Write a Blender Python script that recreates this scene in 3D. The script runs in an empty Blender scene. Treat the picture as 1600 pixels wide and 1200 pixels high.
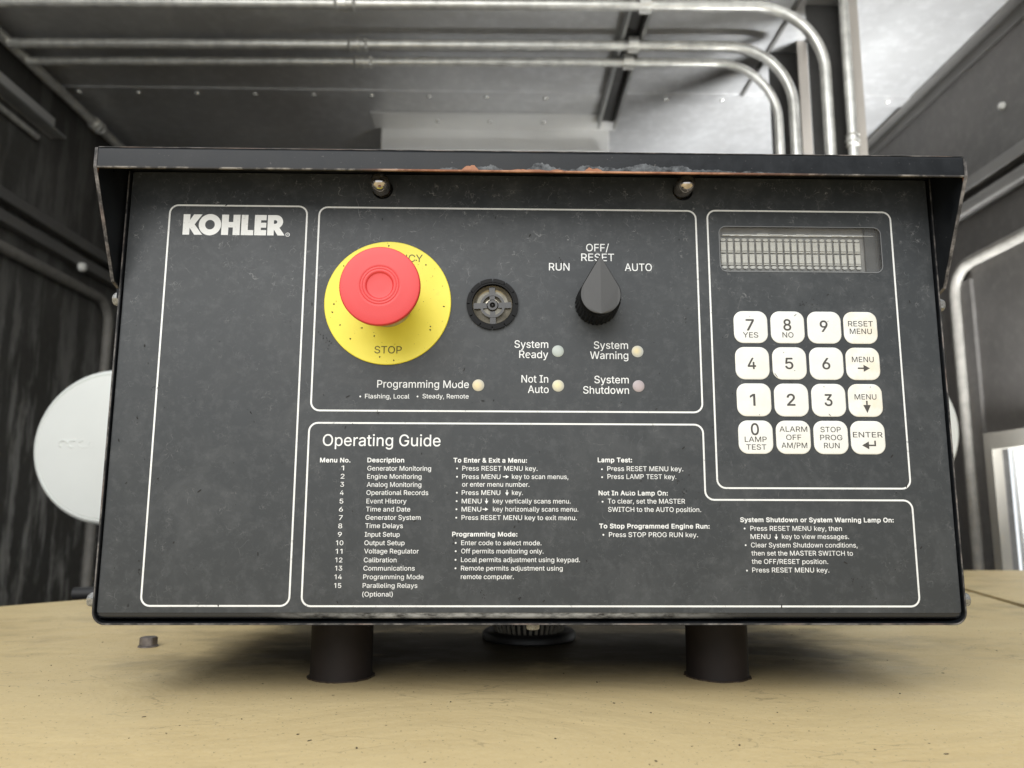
import bpy, bmesh, math, random
from mathutils import Vector, Matrix
from mathutils.geometry import tessellate_polygon

R = math.radians
scene = bpy.context.scene
COL = scene.collection

# ------------------------------------------------------------------ camera
cam_d = bpy.data.cameras.new('camera')
cam = bpy.data.objects.new('camera', cam_d)
COL.objects.link(cam)
cam_d.sensor_fit = 'HORIZONTAL'
cam_d.sensor_width = 36.0
cam_d.lens = 27.0
cam_d.clip_start = 0.01
cam_d.clip_end = 60.0
cam.location = (-0.01751, -0.37, 0.05058)
m = (Matrix.Rotation(R(-1.085), 4, 'Z') @ Matrix.Rotation(R(90 + 8.829), 4, 'X') @ Matrix.Rotation(R(0.169), 4, 'Z'))
cam.rotation_euler = m.to_euler()
cam_d.dof.use_dof = True
cam_d.dof.focus_distance = 0.372
cam_d.dof.aperture_fstop = 12.5
scene.camera = cam

# ------------------------------------------------------------------ light
world = bpy.data.worlds.new('World')
scene.world = world
world.use_nodes = True
wb = world.node_tree.nodes['Background']
wb.inputs['Color'].default_value = (0.93, 0.97, 1.0, 1)
wb.inputs['Strength'].default_value = 1.28


def area(name, loc, target, sx, sy, power, color=(1, 1, 1), spread=180):
    d = bpy.data.lights.new(name, 'AREA')
    d.shape = 'RECTANGLE'
    d.size, d.size_y = sx, sy
    d.energy = power
    d.color = color
    d.spread = R(spread)
    o = bpy.data.objects.new(name, d)
    COL.objects.link(o)
    o.location = loc
    o.rotation_euler = (Vector(target) - Vector(loc)).to_track_quat('-Z', 'Y').to_euler()
    return o


area('daylight_from_open_door', (-0.50, -1.30, 1.00), (0.0, 0.0, 0.05), 1.7, 1.2, 29.0, (1.0, 0.985, 0.96))
area('daylight_from_side_door', (0.80, 0.56, -0.15), (0.62, 0.86, 0.9), 0.36, 0.36, 44.0, (0.96, 0.98, 1.0), 70)

scene.view_settings.view_transform = 'Standard'
scene.view_settings.look = 'None'
scene.view_settings.exposure = 0.0
scene.view_settings.gamma = 1.0
scene.cycles.max_bounces = 8
scene.cycles.caustics_reflective = False
scene.cycles.caustics_refractive = False

# ------------------------------------------------------------------ materials


class NT:
    """small node-tree writer"""

    def __init__(self, name):
        self.m = bpy.data.materials.new(name)
        self.m.use_nodes = True
        self.t = self.m.node_tree
        self.b = self.t.nodes['Principled BSDF']
        self.tc = self.t.nodes.new('ShaderNodeTexCoord')
        self.co = self.tc.outputs['Object']

    def link(self, a, b):
        self.t.links.new(a, b)

    def setp(self, **k):
        for n, v in k.items():
            s = self.b.inputs[n.replace('_', ' ')]
            if hasattr(v, 'is_output') or isinstance(v, bpy.types.NodeSocket):
                self.link(v, s)
            else:
                s.default_value = (tuple(v) + (1,)) if isinstance(v, (tuple, list)) and len(v) == 3 else v
        return self

    def mapping(self, scale=(1, 1, 1), loc=(0, 0, 0), rot=(0, 0, 0), src=None):
        n = self.t.nodes.new('ShaderNodeMapping')
        n.inputs['Scale'].default_value = scale
        n.inputs['Location'].default_value = loc
        n.inputs['Rotation'].default_value = rot
        self.link(src or self.co, n.inputs['Vector'])
        return n.outputs[0]

    def noise(self, scale, detail=4, rough=0.55, src=None, dist=0.0, color=False):
        n = self.t.nodes.new('ShaderNodeTexNoise')
        n.inputs['Scale'].default_value = scale
        n.inputs['Detail'].default_value = detail
        n.inputs['Roughness'].default_value = rough
        n.inputs['Distortion'].default_value = dist
        self.link(src or self.co, n.inputs['Vector'])
        return n.outputs['Color' if color else 'Fac']

    def voro(self, scale, feature='DISTANCE_TO_EDGE', src=None):
        n = self.t.nodes.new('ShaderNodeTexVoronoi')
        n.feature = feature
        n.inputs['Scale'].default_value = scale
        self.link(src or self.co, n.inputs['Vector'])
        return n.outputs['Distance']

    def ramp(self, fac, a, b, ca=0.0, cb=1.0):
        n = self.t.nodes.new('ShaderNodeMapRange')
        n.inputs['From Min'].default_value = a
        n.inputs['From Max'].default_value = b
        n.inputs['To Min'].default_value = ca
        n.inputs['To Max'].default_value = cb
        self.link(fac, n.inputs['Value'])
        return n.outputs['Result']

    def math(self, op, a, b=0.0):
        n = self.t.nodes.new('ShaderNodeMath')
        n.operation = op
        for i, v in enumerate((a, b)):
            if isinstance(v, bpy.types.NodeSocket):
                self.link(v, n.inputs[i])
            else:
                n.inputs[i].default_value = v
        return n.outputs[0]

    def mix(self, fac, a, b):
        n = self.t.nodes.new('ShaderNodeMix')
        n.data_type = 'RGBA'
        for i, v in ((0, fac), (6, a), (7, b)):
            if isinstance(v, bpy.types.NodeSocket):
                self.link(v, n.inputs[i])
            elif i == 0:
                n.inputs[0].default_value = v
            else:
                n.inputs[i].default_value = (tuple(v) + (1,))[:4]
        return n.outputs[2]

    def sep(self, src=None):
        n = self.t.nodes.new('ShaderNodeSeparateXYZ')
        self.link(src or self.co, n.inputs[0])
        return n.outputs

    def warp(self, scale, amount, src=None):
        """coordinates pushed about by noise"""
        c = self.noise(scale, 3, src=src, color=True)
        s = self.t.nodes.new('ShaderNodeVectorMath')
        s.operation = 'SUBTRACT'
        self.link(c, s.inputs[0])
        s.inputs[1].default_value = (0.5, 0.5, 0.5)
        k = self.t.nodes.new('ShaderNodeVectorMath')
        k.operation = 'SCALE'
        k.inputs['Scale'].default_value = amount
        self.link(s.outputs[0], k.inputs[0])
        a = self.t.nodes.new('ShaderNodeVectorMath')
        a.operation = 'ADD'
        self.link(k.outputs[0], a.inputs[0])
        self.link(src or self.co, a.inputs[1])
        return a.outputs[0]

    def bump(self, h, strength=0.3, dist=0.001):
        n = self.t.nodes.new('ShaderNodeBump')
        n.inputs['Strength'].default_value = strength
        n.inputs['Distance'].default_value = dist
        self.link(h, n.inputs['Height'])
        self.link(n.outputs[0], self.b.inputs['Normal'])
        return self


def plain(name, color, rough=0.5, metal=0.0, spec=0.5, var=0.12, scale=60.0, bump=0.0):
    """a plain coat with slight tone variation"""
    n = NT(name)
    f = n.noise(scale, 4)
    lo = tuple(c * (1 - var) for c in color)
    hi = tuple(min(1, c * (1 + var)) for c in color)
    n.setp(Base_Color=n.mix(n.ramp(f, 0.3, 0.7), lo, hi), Roughness=rough, Metallic=metal)
    n.b.inputs['Specular IOR Level'].default_value = spec
    if bump:
        n.bump(f, bump)
    return n.m


def mat_overlay():
    n = NT('matte_charcoal_overlay')
    big = n.noise(9, 5, 0.6)
    fine = n.noise(160, 5, 0.7)
    smear = n.noise(34, 6, 0.68, src=n.warp(22, 0.02), dist=0.6)
    base = n.mix(n.ramp(big, 0.3, 0.7), (0.0265, 0.030, 0.033), (0.032, 0.0355, 0.038))
    base = n.mix(n.math('MULTIPLY', n.ramp(smear, 0.48, 0.78), 0.30), base, (0.12, 0.125, 0.13))
    base = n.mix(n.math('MULTIPLY', n.ramp(fine, 0.50, 0.74), 0.22), base, (0.14, 0.145, 0.15))
    # more dust and scuffing towards the upper edge under the hood
    z = n.sep()[2]
    top = n.ramp(z, 0.13, 0.215)
    # long curly scratches: the cell edges of a warped Voronoi, thinned out by noise
    for k, (sc, th, lo, hi, amt, lx) in enumerate(((34, 0.0055, 0.58, 0.68, 0.34, 0.0), (75, 0.008, 0.56, 0.68, 0.40, 3.1), (15, 0.0022, 0.52, 0.62, 0.40, 7.7), (130, 0.016, 0.54, 0.66, 0.42, 5.2), (260, 0.03, 0.54, 0.68, 0.35, 9.1))):
        w = n.warp(48 + 20 * k, 0.020, src=n.mapping(loc=(lx, 0, lx)))
        e = n.voro(sc, src=w)
        line = n.math('LESS_THAN', e, th)
        gate = n.ramp(n.noise(52 + 22 * k, 3, 0.6, src=n.mapping(loc=(lx, 1, 2))), lo, hi)
        f = n.math('MULTIPLY', n.math('MULTIPLY', line, gate), n.ramp(n.noise(300, 2), 0.35, 0.6))
        f = n.math('MULTIPLY', f, n.ramp(top, 0, 1, 0.30, 1.15))
        base = n.mix(n.math('MULTIPLY', f, amt), base, (0.42, 0.42, 0.42))
    speck = n.ramp(n.noise(900, 2, 0.6), 0.74, 0.80)
    base = n.mix(n.math('MULTIPLY', speck, 0.35), base, (0.35, 0.35, 0.35))
    n.setp(Base_Color=base, Roughness=n.ramp(smear, 0.3, 0.8, 0.42, 0.62))
    n.b.inputs['Specular IOR Level'].default_value = 0.45
    n.bump(n.noise(420, 3), 0.06, 0.0003)
    return n.m


YL = -0.0295


def mat_black_paint(rust=False):
    n = NT('worn_black_enamel_rusted' if rust else 'worn_black_enamel')
    f = n.noise(70, 6, 0.7, dist=0.5)
    base = n.mix(n.ramp(f, 0.4, 0.75), (0.005, 0.006, 0.0075), (0.015, 0.017, 0.020))
    if rust:
        x, y, z = n.sep()[0:3]
        # pale scuff above the lower edge of the lip, bare rust on the edge itself
        nz = n.noise(55, 5, 0.6, src=n.mapping(scale=(1, 1, 0.02)))
        span = n.math('MULTIPLY', n.ramp(x, -0.075, -0.03), n.ramp(x, 0.13, 0.06))
        h = n.math('MULTIPLY', n.ramp(nz, 0.40, 0.70, 0.0, 0.0040), span)
        d = n.math('SUBTRACT', z, 0.2048)
        d = n.math('ADD', d, n.math('GREATER_THAN', y, YL + 0.0016))
        sc = n.math('LESS_THAN', d, n.math('MULTIPLY', h, 1.35))
        sc = n.math('MULTIPLY', sc, n.ramp(n.noise(200, 4, 0.7), 0.35, 0.65))
        base = n.mix(n.math('MULTIPLY', sc, 0.7), base, (0.16, 0.17, 0.18))
        wob = n.noise(260, 3, 0.6, src=n.mapping(scale=(1, 1, 0.3)))
        hr = 0.0002
        for cx, wd, ht in ((-0.031, 0.0042, 0.0026), (0.027, 0.0048, 0.0019), (-0.004, 0.011, 0.0007), (0.010, 0.004, 0.0008)):
            q = n.math('ABSOLUTE', n.math('SUBTRACT', x, cx))
            hr = n.math('MAXIMUM', n.ramp(q, 0.45 * wd, wd, ht, 0.0), hr)
        hr = n.math('MULTIPLY', hr, n.ramp(wob, 0.3, 0.7, 0.5, 1.15))
        hr = n.math('MULTIPLY', hr, span)
        rm = n.math('LESS_THAN', d, hr)
        rc = n.mix(n.noise(500, 4), (0.20, 0.08, 0.04), (0.38, 0.17, 0.09))
        base = n.mix(rm, base, rc)
    dot = n.ramp(n.noise(800, 2), 0.72, 0.8)
    base = n.mix(n.math('MULTIPLY', dot, 0.4), base, (0.3, 0.28, 0.26))
    n.setp(Base_Color=base, Roughness=n.ramp(f, 0.3, 0.7, 0.26, 0.46))
    n.b.inputs['Specular IOR Level'].default_value = 0.2
    n.bump(n.noise(350, 3), 0.05, 0.0003)
    return n.m


def mat_worn_edge():
    n = NT('bare_worn_steel_edge')
    f = n.noise(120, 5, 0.7)
    g = n.noise(30, 3)
    c = n.mix(n.ramp(f, 0.44, 0.66), (0.022, 0.021, 0.021), (0.20, 0.185, 0.175))
    c = n.mix(n.math('MULTIPLY', n.ramp(g, 0.54, 0.64), 0.5), c, (0.13, 0.08, 0.06))
    n.setp(Base_Color=c, Roughness=0.7)
    return n.m


def mat_rust_edge():
    n = NT('rusty_edge')
    x = n.sep()[0]
    span = n.math('MULTIPLY', n.ramp(x, -0.085, -0.05), n.ramp(x, 0.14, 0.07))
    f = n.noise(90, 4, 0.7)
    a = n.mix(n.ramp(f, 0.46, 0.62), (0.025, 0.023, 0.022), (0.20, 0.18, 0.155))
    b = n.mix(n.ramp(f, 0.40, 0.6), (0.20, 0.08, 0.04), (0.40, 0.20, 0.11))
    n.setp(Base_Color=n.mix(span, a, b), Roughness=0.8)
    return n.m


def mat_key(stain):
    n = NT('ivory_key')
    x, y, z = n.sep()[0:3]
    f = n.noise(120, 4)
    w = n.noise(95, 3, src=n.mapping(loc=(5, 0, 0)))
    base = n.mix(n.ramp(f, 0.35, 0.7), (0.72, 0.725, 0.69), (0.755, 0.765, 0.74))
    base = n.mix(n.math('MULTIPLY', n.ramp(w, 0.42, 0.66), stain), base, (0.74, 0.62, 0.42))
    s = n.ramp(n.noise(650, 3, src=n.mapping(scale=(1, 1, 0.5))), 0.70, 0.76)
    base = n.mix(n.math('MULTIPLY', s, 0.35), base, (0.35, 0.32, 0.26))
    n.setp(Base_Color=base, Roughness=0.42)
    return n.m


def mat_lamp(edge, core, off):
    n = NT('indicator_lens')
    c = n.mapping(loc=(off[0], 0, off[1]))
    v = n.t.nodes.new('ShaderNodeVectorMath')
    v.operation = 'LENGTH'
    n.link(c, v.inputs[0])
    f = n.ramp(v.outputs['Value'], 0.0004, 0.0030)
    n.setp(Base_Color=n.mix(f, core, edge), Roughness=0.4)
    return n.m


def mat_yellow():
    n = NT('yellow_plate')
    f = n.noise(60, 4)
    base = n.mix(n.ramp(f, 0.3, 0.7), (0.76, 0.65, 0.045), (0.81, 0.70, 0.065))
    g = n.ramp(n.noise(120, 5, 0.7, src=n.warp(60, 0.01)), 0.60, 0.75)
    base = n.mix(n.math('MULTIPLY', g, 0.35), base, (0.55, 0.45, 0.05))
    s = n.ramp(n.noise(520, 3), 0.72, 0.77)
    base = n.mix(s, base, (0.12, 0.09, 0.03))
    n.setp(Base_Color=base, Roughness=0.45)
    return n.m


def mat_red():
    n = NT('red_plastic')
    f = n.noise(40, 3)
    base = n.mix(n.ramp(f, 0.3, 0.7), (0.56, 0.030, 0.030), (0.61, 0.038, 0.037))
    s = n.ramp(n.noise(520, 3, src=n.mapping(loc=(2, 3, 4))), 0.71, 0.76)
    base = n.mix(n.math('MULTIPLY', s, 0.8), base, (0.16, 0.02, 0.015))
    n.setp(Base_Color=base, Roughness=0.42)
    return n.m


def mat_deck():
    n = NT('dusty_tan_painted_steel')
    st = n.mapping(scale=(1.0, 1.35, 1.0), rot=(0, 0, R(-12)))
    a = n.noise(6, 6, 0.62, src=st, dist=0.5)
    b = n.noise(28, 7, 0.7, src=n.warp(9, 0.05, src=st))
    c = n.noise(420, 3, 0.6)
    base = n.mix(n.ramp(a, 0.30, 0.70), (0.60, 0.462, 0.238), (0.66, 0.525, 0.285))
    base = n.mix(n.math('MULTIPLY', n.ramp(b, 0.50, 0.76), 0.16), base, (0.40, 0.31, 0.16))
    base = n.mix(n.math('MULTIPLY', n.ramp(c, 0.45, 0.7), 0.35), base, (0.68, 0.56, 0.34))
    # greasy dirt round and behind the posts, with the box's shadow painted in
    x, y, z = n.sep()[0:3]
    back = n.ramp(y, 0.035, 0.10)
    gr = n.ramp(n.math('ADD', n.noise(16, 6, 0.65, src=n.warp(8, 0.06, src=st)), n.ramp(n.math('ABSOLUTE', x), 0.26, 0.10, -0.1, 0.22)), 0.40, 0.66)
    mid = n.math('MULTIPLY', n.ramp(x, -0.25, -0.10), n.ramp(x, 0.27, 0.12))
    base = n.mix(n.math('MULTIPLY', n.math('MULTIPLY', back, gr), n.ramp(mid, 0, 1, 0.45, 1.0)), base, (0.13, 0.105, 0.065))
    # thin scratches and grit
    sc = n.voro(20, src=n.warp(30, 0.03, src=n.mapping(scale=(1, 2.6, 1), rot=(0, 0, R(-20)))))
    g = n.math('MULTIPLY', n.math('LESS_THAN', sc, 0.010), n.ramp(n.noise(20, 2, src=n.mapping(loc=(2, 2, 0))), 0.56, 0.62))
    base = n.mix(n.math('MULTIPLY', g, 0.35), base, (0.14, 0.11, 0.07))
    s = n.ramp(n.noise(620, 2, 0.6, src=n.mapping(loc=(7, 2, 1))), 0.67, 0.72)
    base = n.mix(n.math('MULTIPLY', s, 0.75), base, (0.10, 0.085, 0.06))
    n.setp(Base_Color=base, Roughness=n.ramp(b, 0.3, 0.7, 0.42, 0.65))
    n.b.inputs['Specular IOR Level'].default_value = 0.35
    n.bump(n.math('ADD', n.math('MULTIPLY', a, 2.0), n.math('ADD', n.math('MULTIPLY', b, 0.12), n.math('MULTIPLY', n.noise(230, 4, 0.65), 0.05))), 0.40, 0.004)
    return n.m


def mat_galv(name, lo, hi, rough=0.42, metal=0.7, scale=3.0, spangle=60.0, streak=None):
    """zinc sheet: cloudy tone, small spangle, soft dents"""
    n = NT(name)
    a = n.noise(scale, 5, 0.6, src=n.warp(2.5, 0.2))
    b = n.noise(spangle, 3, 0.6)
    base = n.mix(n.ramp(a, 0.3, 0.7), lo, hi)
    base = n.mix(n.math('MULTIPLY', n.ramp(b, 0.45, 0.75), 0.25), base, tuple(min(1, c * 1.5) for c in hi))
    if streak:
        s = n.noise(26, 4, 0.65, src=n.mapping(scale=(1, 1, 0.16), src=n.warp(14, 0.02)))
        z = n.sep()[2]
        f = n.math('MULTIPLY', n.ramp(s, 0.47, 0.60), n.ramp(z, 0.50, 0.12, 0.25, 1.0))
        base = n.mix(n.math('MULTIPLY', f, 0.85), base, streak)
    n.setp(Base_Color=base, Roughness=n.ramp(a, 0.3, 0.7, rough, rough + 0.16), Metallic=metal)
    n.bump(n.math('ADD', n.noise(2.2, 3), n.math('MULTIPLY', b, 0.02)), 0.25, 0.03)
    return n.m


def mat_glass(name, tint, clear, rough=0.05, haze=(0.3, 0.3, 0.29)):
    """thin hazy pane: part clear, part gloss, part dusty"""
    n = NT(name)
    tr = n.t.nodes.new('ShaderNodeBsdfTransparent')
    tr.inputs[0].default_value = tint + (1,)
    n.setp(Base_Color=haze, Roughness=rough)
    mx = n.t.nodes.new('ShaderNodeMixShader')
    d = n.ramp(n.noise(60, 5, 0.7), 0.3, 0.75, clear, clear - 0.12)
    n.link(d, mx.inputs[0])
    n.link(n.b.outputs[0], mx.inputs[1])
    n.link(tr.outputs[0], mx.inputs[2])
    n.link(mx.outputs[0], n.t.nodes['Material Output'].inputs[0])
    return n.m


def mat_print(name, col):
    n = NT(name)
    f = n.noise(480, 3, 0.6)
    g = n.noise(45, 4, 0.6)
    wear = n.math('MULTIPLY', n.ramp(f, 0.60, 0.72), n.ramp(g, 0.42, 0.62))
    base = n.mix(n.math('MULTIPLY', wear, 0.7), n.mix(n.ramp(g, 0.3, 0.7), col, tuple(c * 0.86 for c in col)), (0.10, 0.10, 0.10))
    n.setp(Base_Color=base, Roughness=0.5)
    return n.m


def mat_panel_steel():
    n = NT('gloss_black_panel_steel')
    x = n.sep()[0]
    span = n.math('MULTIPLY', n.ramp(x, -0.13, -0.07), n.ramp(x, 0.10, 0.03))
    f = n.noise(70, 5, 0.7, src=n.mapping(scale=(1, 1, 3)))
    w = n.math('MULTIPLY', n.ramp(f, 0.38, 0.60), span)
    n.setp(Base_Color=n.mix(w, (0.012, 0.013, 0.015), (0.26, 0.26, 0.25)), Roughness=0.2)  # reflected highlight painted into the colour as a pale mottled band
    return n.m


M = dict(
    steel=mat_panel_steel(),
    overlay=mat_overlay(),
    black=mat_black_paint(),
    hood=mat_black_paint(True),
    edge=mat_worn_edge(),
    rustedge=mat_rust_edge(),
    print_white=mat_print('white_screen_print', (0.80, 0.81, 0.80)),
    print_dark=plain('dark_screen_print', (0.055, 0.05, 0.045), 0.5, var=0.1),
    print_olive=plain('dark_print_on_yellow', (0.10, 0.085, 0.01), 0.5, var=0.1),
    yellow=mat_yellow(),
    red=mat_red(),
    redring=plain('red_plastic_groove', (0.52, 0.024, 0.024), 0.5),
    collar=plain('dirty_grey_collar', (0.38, 0.34, 0.28), 0.5, var=0.3, scale=200),
    knob=plain('black_plastic_face', (0.055, 0.055, 0.055), 0.42, var=0.05, spec=0.4),
    knobside=plain('gloss_black_plastic', (0.004, 0.004, 0.004), 0.35, spec=0.12),
    blackp=plain('buzzer_black_plastic', (0.003, 0.003, 0.003), 0.25, spec=0.1),
    brownp=plain('smoky_brown_plastic', (0.30, 0.275, 0.22), 0.14, metal=0.6, var=0.25, scale=250),
    greyp=plain('smoky_grey_plastic', (0.016, 0.015, 0.014), 0.25),
    deck=mat_deck(),
    pipe=plain('rusty_brown_black_pipe', (0.016, 0.012, 0.011), 0.65, spec=0.25, var=0.35, scale=40, bump=0.15),
    dirt=plain('black_dirt', (0.012, 0.011, 0.010), 0.8),
    grease=plain('dark_grease', (0.035, 0.022, 0.012), 0.7, var=0.3),
    zinc=plain('dull_zinc_screw', (0.30, 0.30, 0.29), 0.45, metal=0.6, var=0.45, scale=900, bump=0.3),
    boltm=plain('grey_corroded_bolt', (0.16, 0.14, 0.13), 0.6, metal=0.3, var=0.4, scale=300),
    dispback=plain('display_backing', (0.24, 0.235, 0.225), 0.35, var=0.2, scale=120),
    dispdark=plain('display_dark_end', (0.075, 0.075, 0.075), 0.3, var=0.3, scale=60),
    cell=plain('display_cell', (0.60, 0.60, 0.565), 0.5, var=0.05, scale=700),
    cellbar=plain('display_cell_bar', (0.66, 0.655, 0.61), 0.4, var=0.04),
    bright=plain('bright_wire', (0.75, 0.74, 0.70), 0.25, metal=0.5),
    lip=plain('window_lip', (0.16, 0.165, 0.17), 0.3),
    conduit=plain('galvanised_conduit', (0.74, 0.73, 0.68), 0.34, metal=0.6, var=0.22, scale=45),
    strut=plain('galvanised_strut', (0.50, 0.50, 0.48), 0.38, metal=0.7, var=0.15, scale=20),
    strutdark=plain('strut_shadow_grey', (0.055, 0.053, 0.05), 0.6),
    post=plain('tan_grey_post', (0.48, 0.44, 0.39), 0.5, metal=0.2, var=0.1, scale=8),
    disc=plain('white_cover', (0.78, 0.80, 0.77), 0.5, var=0.04, scale=8),
    ceiling=mat_galv('ceiling_galvanised_sheet', (0.50, 0.495, 0.485), (0.66, 0.66, 0.655), 0.30, 0.5, 3.0, 45.0),
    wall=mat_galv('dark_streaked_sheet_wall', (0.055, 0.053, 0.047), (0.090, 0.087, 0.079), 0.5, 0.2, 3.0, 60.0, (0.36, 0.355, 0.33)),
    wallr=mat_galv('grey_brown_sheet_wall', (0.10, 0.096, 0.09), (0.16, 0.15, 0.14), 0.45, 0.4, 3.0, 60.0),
    trim=plain('grey_rubber_trim', (0.20, 0.19, 0.17), 0.55, var=0.15, spec=0.3),
    rail=plain('grey_rail', (0.16, 0.155, 0.145), 0.5, metal=0.3, var=0.1, scale=8),
    duct=plain('pale_painted_duct', (0.74, 0.73, 0.70), 0.4, metal=0.3, var=0.08, scale=6),
    floor=plain('dark_floor', (0.06, 0.058, 0.055), 0.8),
    hose=plain('black_rubber_hose', (0.012, 0.012, 0.013), 0.5),
    wire=plain('pale_wire', (0.26, 0.24, 0.20), 0.5, var=0.15, scale=200),
    frame=plain('grey_window_frame', (0.24, 0.225, 0.195), 0.5, var=0.08, scale=10),
    slat=plain('white_slat', (0.78, 0.80, 0.80), 0.5, var=0.04),
)
M['bulb'] = plain('smoky_mirrored_bulb_glass', (0.50, 0.46, 0.44), 0.10, metal=0.95, var=0.35, scale=260)
M['window'] = mat_glass('hazy_display_window', (0.96, 0.96, 0.95), 0.90, 0.08, (0.26, 0.26, 0.255))

# ------------------------------------------------------------------ mesh helpers


def obj(name, bm, mat, parent=None, smooth=None, loc=None):
    me = bpy.data.meshes.new(name)
    bm.normal_update()
    bm.to_mesh(me)
    bm.free()
    for mm in (mat if isinstance(mat, (list, tuple)) else [mat]):
        me.materials.append(mm)
    if smooth is not None:
        for p in me.polygons:
            p.use_smooth = True
        me.set_sharp_from_angle(angle=R(smooth))
    o = bpy.data.objects.new(name, me)
    COL.objects.link(o)
    if parent:
        o.parent = parent
    if loc is not None:
        o.location = loc
    return o


def copy_obj(o, parent=None, loc=None):
    c = o.copy()
    COL.objects.link(c)
    if parent:
        c.parent = parent
    if loc is not None:
        c.location = loc
    return c


def empty(name, loc=(0, 0, 0)):
    o = bpy.data.objects.new(name, None)
    o.empty_display_size = 0.05
    COL.objects.link(o)
    o.location = loc
    return o


def tag(o, label=None, cat=None, group=None, kind=None):
    for k, v in (('label', label), ('category', cat), ('group', group), ('kind', kind)):
        if v:
            o[k] = v
    return o


def box(bm, x0, x1, y0, y1, z0, z1, bevel=0.0, mi=0):
    vs = [bm.verts.new((x, y, z)) for x in (x0, x1) for y in (y0, y1) for z in (z0, z1)]
    fs = []
    for q in ((0, 1, 3, 2), (4, 6, 7, 5), (0, 4, 5, 1), (2, 3, 7, 6), (0, 2, 6, 4), (1, 5, 7, 3)):
        f = bm.faces.new([vs[i] for i in q])
        f.material_index = mi
        fs.append(f)
    if bevel:
        es = list({e for f in fs for e in f.edges})
        bmesh.ops.bevel(bm, geom=es, offset=bevel, segments=2, affect='EDGES', profile=0.6)
    return bm


def boxes(*bs, bevel=0.0):
    bm = bmesh.new()
    for b in bs:
        box(bm, *b, bevel=bevel)
    return bm


def sheet(bm, loops, y, to3=None, mi=0):
    """fill 2-D loops (first outer, rest holes) as a flat sheet at depth y, facing -Y"""
    to3 = to3 or (lambda a, b, c: (a, c, b))
    pts = [p for l in loops for p in l]
    tris = tessellate_polygon([[Vector((p[0] * 2000, p[1] * 2000, 0)) for p in l] for l in loops])
    vs = [bm.verts.new(to3(p[0], p[1], y)) for p in pts]
    for t in tris:
        a, b, c = (pts[i] for i in t)
        if (b[0] - a[0]) * (c[1] - a[1]) - (b[1] - a[1]) * (c[0] - a[0]) < 0:
            t = t[::-1]
        try:
            f = bm.faces.new([vs[i] for i in t])
            f.material_index = mi
        except ValueError:
            pass
    return vs


def prism(bm, loops, y0, y1, back=True, to3=None, mi=0):
    """solid with the loops' outline between depth y0 (front) and y1"""
    to3 = to3 or (lambda a, b, c: (a, c, b))
    f = sheet(bm, loops, y0, to3, mi)
    n0 = len(bm.faces)
    b = sheet(bm, loops, y1, to3, mi) if back else [bm.verts.new(to3(p[0], p[1], y1)) for l in loops for p in l]
    i = 0
    for l in loops:
        n = len(l)
        for k in range(n):
            q = bm.faces.new([f[i + k], f[i + (k + 1) % n], b[i + (k + 1) % n], b[i + k]])
            q.material_index = mi
        i += n
    bmesh.ops.recalc_face_normals(bm, faces=bm.faces)
    return bm


def rrect(x0, x1, z0, z1, r, seg=6):
    out = []
    for cx, cz, a0 in ((x1 - r, z1 - r, 0), (x0 + r, z1 - r, 90), (x0 + r, z0 + r, 180), (x1 - r, z0 + r, 270)):
        for i in range(seg + 1):
            a = R(a0 + 90 * i / seg)
            out.append((cx + r * math.cos(a), cz + r * math.sin(a)))
    return out


def circ(cx, cz, r, n=32, ph=0.0):
    return [(cx + r * math.cos(2 * math.pi * i / n + ph), cz + r * math.sin(2 * math.pi * i / n + ph)) for i in range(n)]


def lathe(bm, prof, seg=48, axis='y', mi=0, center=(0, 0, 0), caps=True):
    """prof: (radius, position along axis)"""
    cx, cy, cz = center
    rings = []
    for r, h in prof:
        ring = []
        for i in range(seg):
            a = 2 * math.pi * i / seg
            c, s = math.cos(a) * r, math.sin(a) * r
            ring.append(bm.verts.new({'y': (cx + c, cy + h, cz + s), 'z': (cx + c, cy + s, cz + h), 'x': (cx + h, cy + c, cz + s)}[axis]))
        rings.append(ring)
    for a, b in zip(rings, rings[1:]):
        for i in range(seg):
            f = bm.faces.new([a[i], a[(i + 1) % seg], b[(i + 1) % seg], b[i]])
            f.material_index = mi
    for rr in (rings[0], rings[-1]):
        if caps:
            f = bm.faces.new(rr)
            f.material_index = mi
    bmesh.ops.recalc_face_normals(bm, faces=bm.faces)
    return bm


def tube(bm, pts, r, seg=14, cap=True):
    pts = [Vector(p) for p in pts]
    rings = []
    up = None
    for i, p in enumerate(pts):
        d = (pts[min(i + 1, len(pts) - 1)] - pts[max(i - 1, 0)]).normalized()
        if up is None:
            up = d.orthogonal().normalized()
        up = (up - d * up.dot(d)).normalized()
        s = d.cross(up)
        rr = r[i] if isinstance(r, (list, tuple)) else r
        rings.append([bm.verts.new(p + (up * math.cos(2 * math.pi * k / seg) + s * math.sin(2 * math.pi * k / seg)) * rr) for k in range(seg)])
    for a, b in zip(rings, rings[1:]):
        for k in range(seg):
            bm.faces.new([a[k], a[(k + 1) % seg], b[(k + 1) % seg], b[k]])
    if cap:
        bm.faces.new(rings[0])
        bm.faces.new(rings[-1])
    bmesh.ops.recalc_face_normals(bm, faces=bm.faces)
    return bm


def bend(p0, p1, p2, r, n=10):
    """points p0 -> p1 -> p2 with the corner at p1 rounded"""
    p0, p1, p2 = Vector(p0), Vector(p1), Vector(p2)
    a = (p0 - p1).normalized()
    b = (p2 - p1).normalized()
    c = p1 + (a + b) * r
    out = [p0]
    for i in range(n + 1):
        t = math.pi / 2 * i / n
        out.append(c - b * r * math.cos(t) - a * r * math.sin(t))
    out.append(p2)
    return out


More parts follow.
